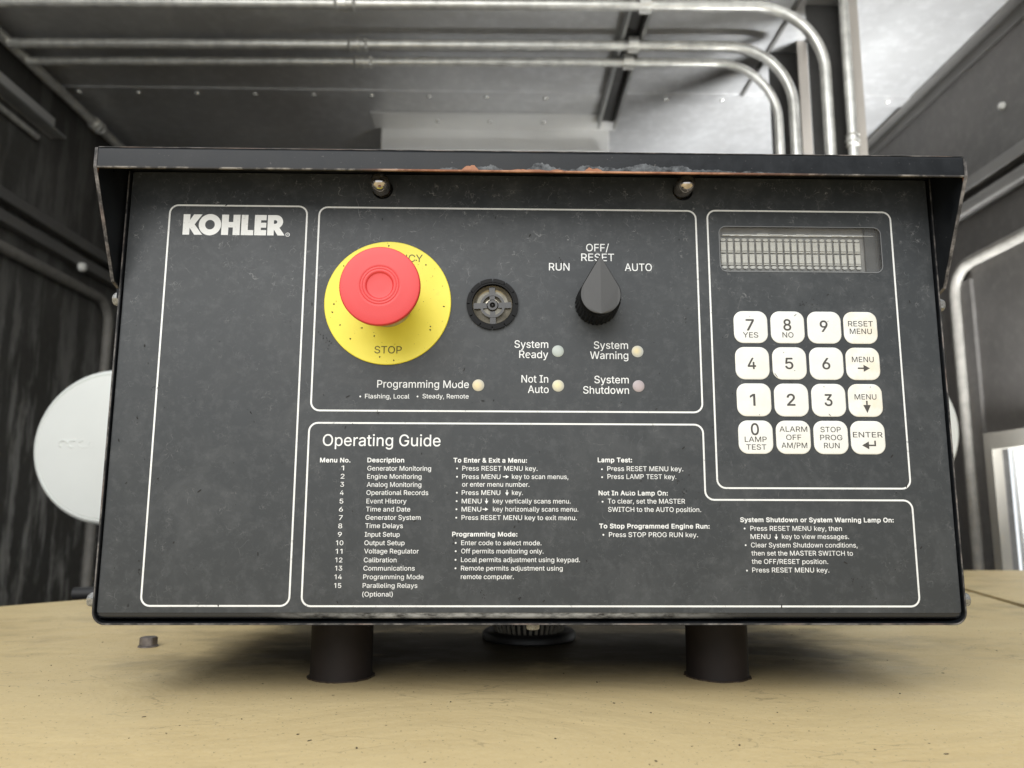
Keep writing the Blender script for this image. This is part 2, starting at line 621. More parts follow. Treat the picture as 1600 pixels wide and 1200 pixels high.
# ------------------------------------------------------------------ lettering
# outlines of a grotesque alphabet: character, advance, loops of x y pairs (cap height 509)
GLYPHS = {}
_w = None
for _l in '''@r
_ 188 
( 273 175 -98 135 -20 107 56 91 138 86 202 89 266 97 320 111 386 141 474 150 496 169 532 178 542 238 541 239 538 214 482 196 434 176 366 163 306 157 258 154 202 162 122 175 66 192 14 209 -30 239 -96 234 -99
) 273 36 -98 34 -94 62 -34 82 16 99 68 111 122 117 162 119 212 116 260 110 306 96 370 81 422 60 482 34 538 38 542 96 542 99 540 124 496 144 446 162 386 175 330 184 268 187 216 182 136 165 54 160 40 138 -22 101 -96 96 -99
, 188 36 -121 35 -116 65 72 70 74 138 73 140 68 87 -120 82 -122
. 188 62 6 50 22 47 40 50 60 60 73 76 86 94 90 114 86 128 76 141 60 144 42 141 22 132 9 114 -4 96 -7 76 -4
/ 249 12 -78 11 -76 12 -70 174 532 180 536 236 535 238 532 237 526 75 -74 70 -79
0 453 128 22 92 60 77 90 65 114 50 176 45 248 49 320 50 332 66 396 94 450 130 488 172 511 226 519 276 512 282 510 324 486 362 446 387 396 403 332 408 260 404 188 403 176 387 112 360 59 323 20 280 -2 228 -10 178 -3|164 78 192 60 198 58 228 53 260 59 287 76 298 89 310 104 326 142 337 194 341 250 337 314 326 368 310 404 288 432 260 450 232 456 226 457 192 450 166 434 160 426 143 404 127 368 116 314 112 258 116 194 127 142 143 104
1 400 210 -2 209 2 209 442 208 443 202 440 86 355 83 360 83 426 88 432 196 512 278 511 279 508 279 0 274 -3
2 453 62 -2 61 2 62 49 278 282 296 306 309 330 315 348 317 368 315 390 311 404 305 418 291 434 270 447 248 454 222 457 194 453 172 444 156 431 139 406 133 390 131 368 128 360 66 359 63 364 68 406 83 444 112 477 142 499 186 515 228 519 270 514 308 500 336 478 364 446 379 412 384 368 381 344 374 316 360 288 338 256 268 177 158 61 388 60 392 56 392 0 388 -3
3 453 94 29 66 57 50 88 41 130 44 135 110 135 113 130 118 108 125 94 130 88 144 74 164 63 176 59 192 55 220 53 248 56 266 61 276 65 296 77 314 98 322 116 326 146 323 172 313 196 297 214 275 230 242 241 202 245 158 245 154 248 154 301 283 448 70 449 67 454 67 510 72 512 374 511 375 508 374 459 229 294 242 291 266 291 310 279 344 257 374 224 390 188 396 142 390 102 373 64 344 32 312 10 260 -6 222 -10 172 -6 132 7
4 453 38 103 37 106 38 160 243 508 248 512 312 511 313 506 114 168 116 166 278 166 279 318 284 321 344 320 346 316 346 168 348 166 412 166 414 165 416 162 416 106 414 103 348 102 346 100 346 -1 342 -3 284 -3 280 -1 279 100 278 102
5 453 108 29 80 58 64 90 57 128 59 132 122 133 126 128 130 108 140 91 156 75 174 63 204 54 222 53 242 55 252 57 276 67 298 86 311 104 319 126 325 162 321 192 311 220 296 241 280 254 274 259 250 269 218 274 192 272 160 262 146 255 128 243 72 249 64 252 93 510 98 512 368 511 369 508 369 454 366 449 154 448 138 310 140 309 156 319 176 328 202 334 226 337 258 334 300 322 323 308 349 284 367 262 381 234 392 192 394 160 389 122 372 74 347 42 311 12 264 -5 224 -10 178 -5 140 8
6 453 110 36 81 72 65 120 61 166 65 202 77 240 99 286 132 338 248 509 254 512 324 511 325 508 321 502 187 308 212 315 232 317 280 312 318 298 344 277 356 264 373 242 383 214 388 196 392 160 387 110 372 74 348 40 328 24 310 11 266 -6 224 -10 180 -4 140 12|156 81 174 66 198 55 226 51 250 54 266 60 278 66 296 81 311 102 319 122 324 158 319 192 311 212 296 234 278 248 254 259 224 262 198 259 184 253 174 249 156 233 141 214 132 190 128 160 132 126 141 102
7 453 96 -2 95 4 319 448 316 449 62 449 59 454 59 510 64 512 392 511 394 508 394 448 169 0 164 -3
8 453 100 30 71 60 54 94 49 132 52 166 62 196 80 223 102 246 124 259 142 266 118 279 90 307 73 340 67 384 72 418 86 450 114 481 144 501 188 515 228 519 270 514 306 501 338 480 364 452 379 420 385 378 379 340 362 306 335 280 310 268 328 259 354 242 374 222 391 194 400 168 404 134 398 94 382 62 352 29 324 11 306 4 270 -6 222 -10 176 -5 134 8|134 90 148 76 168 63 196 55 224 52 250 54 276 60 290 66 304 76 320 92 330 114 333 132 334 140 330 164 319 188 309 200 282 220 248 230 228 232 204 230 168 219 150 206 134 190 122 164 118 140 119 132 122 114|159 318 180 302 202 295 224 293 252 295 272 303 290 315 304 330 312 348 316 376 313 398 306 418 294 432 272 447 252 454 226 457 200 454 180 447 162 435 147 418 139 398 136 376 139 352 148 330
9 453 128 -2 127 2 131 8 264 200 240 193 226 192 174 196 136 211 100 239 80 268 66 302 64 314 61 354 65 392 67 402 81 436 106 468 141 496 186 514 228 519 272 513 312 497 342 473 371 436 387 394 392 344 388 306 376 268 353 222 320 170 204 0 198 -3|156 276 176 259 200 250 226 246 254 250 276 259 296 275 311 296 319 316 324 352 319 386 311 406 296 428 278 443 258 452 226 457 200 454 178 445 156 426 140 404 132 380 128 352 132 322 141 296
A 480 14 -2 13 2 16 10 197 508 202 512 274 512 278 510 466 0 462 -3 396 -3 392 0 344 134 340 139 140 139 137 138 133 128 88 0 84 -3|160 202 316 202 319 204 261 370 240 442 238 442 236 438 201 322
C 510 106 57 99 64 66 116 45 178 37 250 45 330 66 393 99 444 150 488 204 511 264 519 306 516 338 508 374 493 406 472 432 446 452 418 467 384 476 350 474 346 407 346 404 350 397 374 386 394 375 408 354 427 322 443 292 451 270 453 224 447 184 429 156 405 128 364 112 314 106 252 112 194 128 146 153 108 184 79 224 62 266 56 292 58 312 62 338 73 357 84 374 100 386 114 397 134 404 158 407 162 472 163 475 162 476 158 466 122 451 90 433 64 404 36 372 15 342 2 308 -7 272 -10 210 -3 198 0 148 22
D 502 58 -2 57 2 58 510 62 512 228 512 290 505 354 481 384 459 414 428 437 390 458 330 465 258 458 180 437 120 414 82 384 50 352 28 292 5 222 -3|129 60 216 60 272 66 318 84 350 110 355 116 376 150 391 198 396 258 391 312 380 348 376 361 351 398 320 425 274 443 222 449 128 448
E 419 58 -2 57 2 58 510 62 512 374 511 375 508 375 454 372 449 128 448 129 290 354 289 358 284 358 230 357 228 354 226 129 226 128 62 130 60 374 60 378 56 378 -1 374 -3
F 410 58 -2 57 2 57 510 62 512 370 511 372 508 372 454 368 449 128 448 128 282 346 281 349 276 349 222 344 218 129 218 128 0 124 -3
G 520 108 57 99 66 65 116 44 178 37 250 44 330 66 394 98 444 150 488 202 511 262 519 306 516 342 507 376 492 405 472 420 458 433 444 448 424 467 388 477 350 475 346 407 346 387 388 372 407 356 424 336 436 318 444 290 451 268 453 222 447 184 429 156 406 131 368 112 314 106 252 112 194 128 146 153 108 186 78 224 62 270 56 308 60 320 64 344 74 372 95 394 126 407 160 411 192 408 196 282 196 280 200 280 254 282 258 478 259 481 254 481 198 475 146 454 89 418 46 378 16 328 -3 272 -10 210 -3 198 0 148 22
H 517 58 -2 57 2 58 510 62 512 124 512 128 510 129 292 386 292 389 294 389 510 394 512 458 511 460 508 459 -2 456 -3 394 -3 389 0 388 228 130 229 128 226 128 0 124 -3
I 300 30 -2 28 2 28 56 30 59 112 60 115 62 115 446 112 449 30 450 28 454 28 510 32 512 270 511 272 508 272 454 270 450 188 449 186 448 186 62 188 60 270 60 272 56 272 0 268 -3
L 393 58 -2 57 2 57 508 62 512 126 511 128 508 128 62 130 60 360 60 364 56 364 0 360 -3
M 628 58 -2 57 2 58 510 62 512 150 512 156 508 281 186 314 86 348 186 472 508 478 512 570 511 571 508 570 -2 566 -3 506 -3 501 0 502 409 460 292 346 0 340 -3 288 -3 283 0 280 6 166 292 127 406 124 410 125 0 120 -3
N 523 58 -2 57 2 58 510 62 512 134 512 140 508 343 190 398 96 396 146 396 508 400 512 464 511 466 508 465 -2 462 -3 388 -3 383 0 197 292 126 414 124 400 128 308 128 0 124 -3
O 533 108 57 100 64 66 116 45 178 37 250 45 330 67 394 101 444 150 488 204 511 264 519 324 512 336 509 386 487 424 453 434 444 468 392 489 330 496 258 489 178 467 114 434 64 384 21 330 -2 270 -10 210 -3 198 0 148 22|154 106 188 77 224 62 268 56 310 62 346 78 382 108 406 146 422 194 427 256 422 314 406 363 380 402 344 432 310 447 266 453 224 447 186 431 152 401 128 364 112 314 106 252 112 194 120 168 128 144
P 445 58 -2 57 2 58 510 62 512 238 512 284 507 332 490 366 466 393 432 408 386 412 350 408 308 393 264 370 234 334 204 290 188 238 183 129 182 128 0 124 -3|129 246 234 245 262 248 296 259 315 274 331 296 339 320 341 344 339 376 330 400 316 420 296 436 266 446 234 449 129 448
R 449 58 -2 57 2 58 510 62 512 240 512 284 508 334 492 368 468 393 434 408 396 412 356 408 308 393 270 372 242 336 215 319 208 430 4 430 -1 426 -3 354 -3 350 -1 246 194 242 196 128 194 128 0 124 -3|129 258 236 258 268 261 298 270 316 283 332 302 339 324 342 350 339 380 331 404 317 422 298 437 268 446 236 449 129 448
S 447 90 29 61 58 44 92 35 134 38 140 104 140 108 136 114 108 126 90 142 74 170 61 194 55 222 52 256 55 280 61 310 77 326 92 337 112 343 140 339 160 330 177 316 190 298 201 246 219 188 234 128 256 88 284 80 292 64 312 59 324 53 340 49 370 55 414 72 450 103 480 136 501 178 514 222 519 278 514 318 501 352 479 380 451 396 418 404 380 402 375 336 375 333 380 322 412 300 435 266 450 226 456 194 453 176 448 166 444 147 432 132 418 122 400 118 376 122 352 133 336 148 322 172 310 194 302 314 267 360 241 384 218 398 200 406 178 411 142 406 98 389 62 360 30 330 11 322 7 272 -8 220 -12 170 -7 126 6
T 449 192 -2 190 2 190 448 188 449 32 449 29 454 29 510 34 512 418 511 420 508 420 454 418 449 262 449 260 448 260 0 256 -3
U 517 114 40 80 82 63 122 57 170 58 510 62 512 122 512 127 508 127 178 131 144 143 116 162 90 188 71 220 59 260 55 298 59 330 71 355 90 375 116 386 144 390 178 390 508 394 512 458 511 460 508 460 170 454 122 436 78 403 40 368 14 332 0 310 -6 256 -11 202 -5 154 12
V 480 202 -2 13 510 18 512 82 512 88 508 196 206 242 66 286 206 391 508 396 512 464 511 466 508 463 498 282 0 276 -3
W 686 154 -2 150 4 13 506 14 511 80 512 86 508 163 210 194 82 223 206 299 496 304 511 378 512 384 508 463 206 492 83 512 168 599 508 604 512 672 511 673 508 664 474 535 4 532 -2 456 -3 451 2 366 316 342 415 320 316 234 2 228 -3
Y 472 202 -2 200 2 200 208 13 510 18 512 90 512 94 509 198 340 236 269 248 294 274 340 378 509 382 512 456 511 458 508 455 502 271 208 271 0 266 -3
a 389 68 19 43 48 32 72 27 106 32 142 40 162 51 176 59 184 78 197 122 214 176 223 234 230 258 235 269 242 273 256 270 280 264 297 254 308 240 319 220 326 198 328 180 327 148 318 132 310 124 302 110 288 104 274 100 271 39 290 38 292 54 324 80 351 102 367 134 379 162 385 198 387 242 382 272 371 288 363 302 350 325 322 337 284 340 254 340 -1 336 -3 276 -2 274 2 274 47 256 26 238 9 216 -2 184 -10 158 -12 124 -8 92 2|106 72 114 64 130 55 150 50 168 48 202 52 228 62 248 78 260 94 268 112 273 138 272 184 258 178 228 172 176 165 138 157 118 147 105 136 97 118 95 104 97 88
b 424 52 -2 50 2 51 510 54 512 112 512 117 510 118 326 133 346 148 361 169 376 196 384 226 387 276 381 314 364 338 343 350 330 373 294 388 246 393 194 388 130 373 82 350 46 314 13 284 -1 270 -6 226 -11 196 -8 170 1 150 16 134 32 116 55 115 54 115 2 114 -2|144 86 162 68 186 55 220 50 254 55 279 70 298 88 312 116 316 128 322 152 325 192 322 226 314 258 296 292 280 308 254 321 220 327 188 322 172 314 162 309 142 289 128 262 120 234 116 186 119 150 127 118
c 396 86 39 77 48 53 84 37 132 31 184 37 244 53 292 78 329 117 364 158 381 204 387 236 386 268 378 286 371 302 362 322 346 342 324 356 302 365 278 362 274 304 259 299 262 287 288 275 302 268 309 244 321 208 327 174 322 146 306 127 286 113 262 102 224 99 184 102 152 112 116 127 90 140 76 148 68 170 56 178 53 206 49 244 56 268 68 277 76 289 90 300 116 306 120 362 106 366 102 357 76 344 54 314 24 286 6 258 -5 238 -9 212 -11 158 -5 116 13
d 424 86 34 74 46 52 82 36 130 35 140 31 184 35 238 52 294 58 304 75 332 110 364 150 381 194 387 230 384 254 376 276 361 291 346 308 324 308 510 312 512 374 511 375 508 375 0 370 -3 312 -2 310 2 310 54 308 55 292 32 274 14 252 0 222 -9 192 -11 150 -5 110 13|129 86 147 68 172 55 204 50 238 55 262 68 280 86 296 116 306 150 309 192 306 228 298 260 279 292 262 309 238 321 204 327 176 323 162 317 146 308 126 288 112 262 108 250 102 226 99 186 102 152 107 134 113 116
e 404 86 39 77 48 52 86 37 130 31 184 36 244 52 292 76 328 116 363 156 381 202 387 238 385 268 377 296 364 318 346 344 316 362 278 371 244 372 234 374 200 374 170 372 167 102 166 101 164 101 158 103 138 113 106 130 82 152 64 180 53 212 49 234 51 250 55 270 64 279 72 294 88 302 105 308 108 364 95 368 92 356 62 340 41 312 16 284 1 250 -8 216 -11 156 -4 116 13|101 224 304 224 305 226 304 236 295 268 278 296 262 311 236 323 206 327 174 323 146 310 126 291 111 268 102 240
f 254 80 -2 78 2 78 322 76 324 4 325 3 328 3 380 8 382 78 383 78 436 81 462 94 488 114 509 133 522 158 530 184 533 224 530 244 523 246 518 228 466 196 471 172 467 157 458 148 442 145 420 146 383 229 382 231 378 231 328 226 324 148 324 145 322 145 0 140 -3
g 425 82 -114 62 -93 48 -68 54 -63 100 -38 104 -40 122 -62 136 -75 154 -85 178 -92 208 -94 242 -90 250 -88 280 -72 295 -58 305 -32 308 -8 308 60 308 63 306 62 291 42 282 32 256 14 228 5 198 2 150 7 112 24 82 48 75 54 52 90 35 142 31 188 35 240 52 294 76 332 110 363 150 381 194 387 228 385 242 381 254 376 276 362 293 344 308 324 310 326 310 378 312 381 374 381 375 378 375 -12 370 -56 353 -92 324 -120 292 -139 252 -150 212 -154 166 -151 136 -144 104 -130|128 96 146 79 172 66 206 62 236 66 262 77 282 97 297 122 305 150 309 196 306 230 299 258 280 292 264 309 238 321 204 327 172 322 156 314 146 309 128 290 112 262 105 240 102 228 99 196 102 154 112 124
h 410 52 -2 50 2 51 510 54 512 112 512 117 510 118 329 152 366 186 382 224 387 258 384 280 378 296 372 320 353 344 322 356 288 357 278 360 244 359 -2 356 -3 298 -3 293 0 293 234 287 274 270 302 248 318 240 321 210 326 182 322 162 314 144 302 129 282 120 256 117 228 117 0 112 -3
i 167 52 -2 50 2 50 378 54 382 116 381 117 378 117 0 112 -3|54 452 41 466 38 482 41 500 50 512 66 524 82 527 102 524 114 515 126 500 129 484 126 466 117 454 102 443 86 440 66 443
j 167 -12 -145 -13 -142 -13 -86 -10 -84 2 -84 24 -80 36 -72 47 -54 49 -40 50 378 54 382 116 381 117 378 117 -34 114 -66 106 -90 94 -108 84 -118 66 -132 32 -143 6 -146|52 452 41 466 38 482 41 500 50 512 66 524 82 527 102 524 114 515 126 500 129 484 126 466 117 454 102 443 84 440 66 443
k 381 52 -2 50 2 51 510 54 512 112 512 117 508 118 216 122 217 157 252 283 382 362 381 363 378 362 376 206 216 374 2 374 -2 370 -3 292 -2 154 172 117 138 117 0 112 -3
l 189 74 17 55 46 50 82 50 508 52 511 54 512 116 511 117 508 118 78 123 64 130 57 146 55 166 57 172 56 184 4 180 -1 164 -4 136 -5 100 0
m 610 52 -2 50 2 50 378 52 381 114 381 115 378 116 327 128 346 152 368 172 380 194 387 214 389 258 383 286 366 312 332 318 320 333 342 355 364 380 378 406 386 440 389 470 386 498 375 522 358 544 330 557 290 560 258 560 2 558 -2 498 -3 493 0 493 254 488 284 485 292 470 311 446 323 420 327 396 325 374 316 360 304 348 290 341 270 338 248 338 0 334 -3 272 -2 271 2 271 260 267 284 264 290 250 310 228 323 198 327 176 324 158 317 144 306 129 288 120 266 117 240 117 0 112 -3
n 410 52 -2 50 2 51 380 54 382 114 381 115 378 116 325 122 334 152 366 186 382 192 383 230 387 266 383 296 372 320 353 344 322 356 288 357 278 360 244 359 -2 356 -3 298 -3 293 0 293 234 287 274 270 302 248 318 240 321 210 326 182 322 162 314 144 302 129 282 120 256 117 228 117 0 112 -3
o 415 86 39 77 48 53 84 37 132 31 184 37 244 53 292 78 330 118 364 158 381 204 387 260 380 300 363 328 339 338 328 363 290 379 244 384 192 379 132 362 84 337 46 298 12 258 -5 210 -11 164 -6 152 -3 116 13|140 76 148 68 174 54 208 49 244 55 268 68 289 90 303 116 307 128 313 152 316 190 313 224 305 254 287 288 268 308 244 321 208 327 178 323 170 320 147 308 127 286 112 260 108 248 102 224 99 184 102 152 111 118 127 90
p 424 52 -145 50 -142 50 380 54 382 114 381 115 378 115 324 116 323 133 346 148 361 169 376 196 384 226 387 276 381 314 364 338 343 350 330 373 294 388 248 389 238 393 194 389 140 377 94 370 78 350 46 314 13 276 -5 232 -11 198 -8 172 1 150 16 134 32 118 53 117 -144 112 -146|144 86 162 68 186 55 220 50 254 55 279 70 298 88 312 116 316 128 322 152 325 192 322 226 314 258 296 292 280 308 254 321 220 327 188 322 172 314 162 309 142 289 128 262 120 234 116 186 119 150 127 118
r 259 52 -2 50 2 50 380 54 382 114 381 115 378 116 331 127 348 150 369 174 381 212 388 244 386 246 382 246 324 244 320 242 319 206 323 182 320 160 312 142 299 129 282 120 262 117 238 117 0 112 -3
s 365 70 27 58 39 42 62 33 92 38 98 94 110 98 106 108 81 126 63 150 52 182 48 216 53 242 64 259 82 265 104 262 120 257 128 251 134 236 144 212 152 150 166 104 182 68 208 50 236 44 272 48 306 61 332 86 357 112 372 146 384 156 385 192 387 224 384 256 375 282 359 303 338 317 318 327 292 324 287 268 274 255 298 240 314 218 325 186 330 156 326 134 315 117 298 112 276 116 258 126 246 142 236 172 226 232 212 276 197 310 170 328 144 334 108 329 74 315 46 290 20 264 4 226 -8 214 -9 178 -11 144 -8 126 -4 110 0 92 10 82 16
t 227 90 19 69 50 62 92 62 322 60 324 4 325 3 328 3 378 4 381 8 382 62 383 62 470 64 473 128 473 129 470 130 383 202 382 206 381 207 378 207 328 205 324 132 324 129 322 129 96 131 78 138 64 150 56 170 53 200 57 204 56 206 52 216 2 212 -2 194 -6 164 -7 124 -1
u 410 90 27 66 58 53 102 50 136 51 380 54 382 112 382 117 380 117 144 122 106 140 77 162 61 170 58 200 53 228 57 248 65 258 72 267 80 280 98 290 122 293 152 293 380 298 382 358 381 360 378 359 -2 356 -3 296 -2 295 2 294 55 288 44 257 14 224 -3 218 -4 180 -8 144 -4 114 8
v 389 161 -2 14 380 18 382 82 382 88 378 165 166 196 74 224 166 301 378 306 382 372 381 374 378 372 372 230 0 224 -3
w 567 136 -2 23 366 20 378 22 381 86 382 90 378 156 144 168 86 170 82 203 216 250 381 314 382 319 378 365 216 396 84 477 378 482 382 546 381 548 376 430 -2 370 -3 365 0 316 170 284 292 202 0 198 -3
x 379 20 -2 18 2 22 8 151 194 28 374 27 380 30 382 102 381 152 304 190 241 230 308 280 381 354 381 355 378 353 374 229 192 359 4 360 -2 356 -3 286 -2 226 86 188 147 151 84 92 -2
y 389 46 -141 44 -136 58 -85 64 -83 88 -87 102 -86 116 -81 124 -75 140 -54 149 -34 159 0 14 380 18 382 82 382 88 378 165 166 194 75 224 166 301 378 306 382 372 381 374 378 372 372 208 -58 191 -92 181 -106 162 -126 140 -139 118 -146 96 -148 64 -146
z 380 40 -2 39 2 40 48 249 318 246 320 48 320 45 324 46 380 50 382 334 381 336 378 336 329 130 60 134 59 338 59 342 54 341 -2 338 -3
@s
_ 188 
0 453 124 14 83 58 58 108 42 172 37 244 41 324 42 336 58 400 86 454 126 496 168 519 222 527 234 527 280 520 286 518 328 494 370 450 395 400 411 336 416 264 412 184 411 172 395 108 368 55 327 12 284 -10 232 -18 206 -16 168 -10|170 84 196 67 202 66 228 62 256 67 282 84 302 107 318 146 330 208 333 254 329 310 318 364 302 400 284 424 252 443 226 448 196 442 168 422 151 400 135 364 123 298 120 254 124 198 135 146 151 108
1 400 206 -9 201 -2 201 424 198 426 92 348 84 347 75 354 75 430 84 440 192 520 278 520 282 518 287 512 287 -4 278 -11 210 -11
2 453 58 -9 53 -2 54 53 270 286 288 310 299 330 307 352 308 362 306 392 297 414 288 425 268 438 246 446 218 448 200 446 178 437 160 422 147 402 141 386 138 358 132 352 62 351 55 360 59 404 75 448 108 485 138 507 182 523 232 527 274 522 312 508 340 486 372 450 387 416 392 380 392 364 389 340 382 312 368 284 346 252 276 173 178 69 394 68 400 60 400 -4 392 -11 62 -11
3 453 90 21 58 53 41 86 33 126 33 136 40 143 114 143 121 134 126 112 133 98 138 92 148 82 172 69 196 63 218 61 244 64 262 69 272 73 292 86 304 98 314 120 317 152 315 168 305 192 291 208 270 223 230 234 198 237 154 237 146 244 146 304 261 434 264 440 66 441 59 450 59 514 68 520 374 520 378 518 383 512 383 456 246 300 248 299 270 299 314 287 348 265 382 228 398 192 404 152 404 138 398 98 381 60 348 24 316 2 264 -14 226 -18 168 -14 128 -1
4 453 34 96 29 102 30 164 235 512 244 520 314 520 318 518 322 512 321 502 129 176 132 174 270 174 271 322 280 329 348 328 354 320 354 176 356 174 416 174 424 166 424 102 422 98 416 94 356 94 354 92 354 -5 346 -11 280 -11 272 -6 271 92 270 94 38 94
5 453 104 21 72 54 55 88 49 132 55 140 126 141 134 133 138 112 146 98 161 82 178 71 200 63 230 62 246 64 270 74 290 90 303 108 311 130 314 142 316 166 313 188 304 214 288 236 270 251 244 262 222 265 196 264 164 254 150 247 132 235 68 241 62 242 56 248 56 260 85 514 94 520 368 520 372 518 377 512 377 450 370 441 162 440 149 328 150 326 176 337 204 343 236 345 268 341 300 332 322 320 358 288 375 266 389 238 400 196 402 156 397 118 380 70 355 38 315 4 268 -13 228 -18 174 -13 136 0
6 453 106 28 96 38 73 68 57 116 53 170 57 206 70 246 91 290 124 342 241 514 250 520 324 520 328 518 333 512 332 503 210 324 212 323 242 325 278 321 320 306 358 274 381 246 395 206 400 150 395 106 380 70 356 36 332 16 314 3 270 -14 220 -18 176 -12 136 4|162 88 178 74 196 66 202 63 224 60 244 62 254 65 274 74 290 87 304 108 313 132 315 150 313 182 303 208 290 227 270 242 250 251 232 253 218 253 200 250 178 241 162 227 148 208 139 184 137 166 139 132 149 108
7 453 90 -9 86 -4 87 8 305 440 302 441 58 441 51 448 51 514 60 520 394 520 398 518 402 512 402 444 177 -4 168 -11 94 -11
8 453 96 22 62 58 46 90 41 128 44 170 54 200 72 228 98 253 119 268 82 304 64 340 59 374 59 388 64 422 78 454 110 488 124 498 142 510 184 523 232 527 274 522 310 509 342 488 373 454 388 422 393 388 393 374 387 336 371 304 340 273 333 268 358 251 382 226 398 200 408 172 412 130 407 96 390 58 356 21 328 3 310 -4 274 -14 218 -18 172 -13 130 0|142 94 152 84 172 71 198 63 218 61 254 63 280 71 296 81 313 98 322 118 325 136 322 160 311 184 301 196 277 212 244 222 208 222 172 211 154 198 142 186 130 160 127 142 129 122|166 323 184 310 206 303 226 301 246 303 256 306 270 311 286 322 298 338 305 356 307 370 306 388 303 400 297 416 288 427 268 439 248 446 232 448 204 446 183 438 166 428 155 414 147 394 145 380 147 356 156 334
9 453 124 -9 119 -4 120 6 242 184 238 185 210 184 170 188 133 202 104 224 94 234 72 264 57 302 53 358 58 402 73 440 98 472 125 496 139 506 182 522 218 527 232 527 276 521 316 505 346 481 356 470 379 440 395 398 400 354 400 340 396 302 384 264 361 218 328 166 211 -4 202 -11 128 -11|164 281 180 267 204 258 224 255 252 259 274 268 290 281 303 300 313 326 315 358 313 376 304 400 288 423 274 435 250 446 220 448 204 446 180 436 163 422 148 400 140 376 137 356 140 326 149 300
@b
_ 188 
& 448 68 14 34 52 21 80 14 120 14 146 18 176 27 200 41 220 78 258 103 278 67 334 58 360 55 410 59 440 70 467 102 504 124 519 156 530 186 533 244 530 276 519 300 502 328 470 340 444 344 416 342 372 324 330 292 296 252 260 320 178 326 196 329 234 340 244 416 244 427 234 428 210 424 164 416 130 395 88 458 11 458 -10 446 -20 356 -20 326 11 316 3 282 -13 250 -22 210 -27 184 -27 140 -22 102 -9|131 94 154 76 192 67 214 70 242 79 259 90 170 198 166 199 142 179 130 164 120 144 120 118|186 342 218 364 235 384 240 406 238 418 231 426 216 437 198 440 178 433 165 422 158 400 159 390 165 372
. 188 54 -11 34 13 30 30 32 66 42 82 67 102 84 107 120 104 138 93 158 70 161 52 159 18 150 1 124 -20 106 -24 72 -22
: 188 54 264 34 288 30 304 32 340 42 357 67 378 84 382 120 380 138 369 158 344 161 328 159 292 150 276 124 254 106 251 72 253|54 -11 34 13 30 30 32 66 42 82 67 102 84 107 120 104 138 93 158 70 161 52 159 18 150 1 124 -20 106 -24 72 -22
A 480 4 -18 -4 -8 -4 10 180 518 194 529 288 527 297 516 480 20 483 10 483 -10 470 -20 384 -19 374 -8 326 122 154 122 150 120 106 -8 96 -18|187 220 292 220 240 376
D 502 48 -18 40 -8 40 519 52 529 236 529 298 522 362 498 394 476 432 437 454 400 475 340 481 278 482 242 475 170 454 110 431 72 392 33 362 11 302 -12 232 -20|146 78 208 77 266 84 309 102 336 124 354 150 374 206 378 260 374 302 363 340 358 352 336 386 310 408 266 426 214 432 146 431
E 419 48 -18 40 -8 40 519 52 529 384 527 392 518 392 444 382 432 146 431 146 306 364 306 375 294 375 222 362 209 146 208 145 80 148 77 384 77 395 66 394 -10 382 -20
I 300 20 -18 11 -8 12 68 22 77 96 77 98 80 98 430 96 432 22 432 13 440 11 518 24 529 280 527 289 516 288 442 278 432 206 432 203 430 203 80 206 77 278 77 287 68 289 -10 276 -20
L 393 48 -18 40 -8 40 518 52 529 136 527 145 516 145 78 370 77 381 66 381 -8 368 -20
M 628 48 -18 40 -8 42 520 52 529 160 529 172 518 314 149 456 518 468 529 580 527 588 516 586 -12 576 -20 496 -20 484 -10 484 298 363 -8 350 -20 278 -20 266 -9 142 298 142 -8 130 -20
N 523 48 -18 40 -8 41 520 52 529 144 529 156 518 378 170 379 518 390 529 474 527 483 516 482 -10 470 -20 380 -20 367 -10 144 340 145 -8 134 -20
O 533 98 40 84 55 49 106 28 168 20 242 20 266 28 340 50 402 84 453 142 505 194 528 256 536 280 536 340 528 394 504 434 470 450 453 485 402 506 338 513 266 506 168 484 106 450 55 392 4 340 -19 278 -27 254 -27 194 -19 140 5|169 118 198 94 232 79 268 74 300 79 338 95 367 120 389 156 405 204 409 260 405 304 389 354 365 390 336 415 300 430 266 435 232 430 196 414 167 388 145 354 129 306 124 252 129 204 144 156
P 445 48 -18 40 -8 40 519 52 529 248 529 306 521 342 507 374 483 410 440 425 396 429 336 424 294 410 254 388 226 368 206 342 187 306 173 248 166 146 166 145 -10 132 -20|146 262 226 262 254 265 286 275 301 286 314 306 323 338 322 366 313 392 302 408 286 420 258 429 226 432 146 432
R 449 48 -18 40 -8 40 519 52 529 248 529 294 525 342 509 376 485 410 444 425 406 429 364 426 306 411 262 398 245 376 220 346 198 447 12 448 -10 436 -20 343 -20 328 -2 232 177 148 178 145 176 145 -10 132 -20|146 276 228 275 260 278 288 287 304 298 315 312 322 332 324 354 322 372 314 394 304 409 288 420 260 429 226 432 146 432
S 447 80 12 44 49 26 86 18 126 18 144 28 157 114 157 125 144 131 118 150 92 178 78 222 70 248 72 270 78 302 94 320 122 324 140 314 166 288 184 180 217 120 239 78 268 63 282 47 302 42 314 36 330 32 360 37 420 55 458 94 497 112 509 128 518 176 532 240 536 286 531 326 518 360 496 396 460 414 426 421 390 421 370 410 358 328 358 317 370 306 403 291 418 258 433 224 438 202 436 176 428 156 416 138 388 137 372 140 361 158 339 204 319 324 283 370 258 401 228 415 208 423 188 428 152 428 128 423 88 406 54 368 12 332 -10 282 -25 212 -29 162 -24 118 -11
T 449 182 -18 173 -8 173 430 22 432 12 444 12 518 24 529 428 527 437 518 437 444 427 432 277 430 277 -8 266 -20
W 686 144 -18 133 -4 -4 498 -2 520 8 529 90 529 102 518 194 167 286 518 298 529 390 528 401 516 492 167 583 518 596 529 682 527 690 518 690 498 548 -12 538 -20 448 -20 435 -10 342 330 250 -10 238 -20
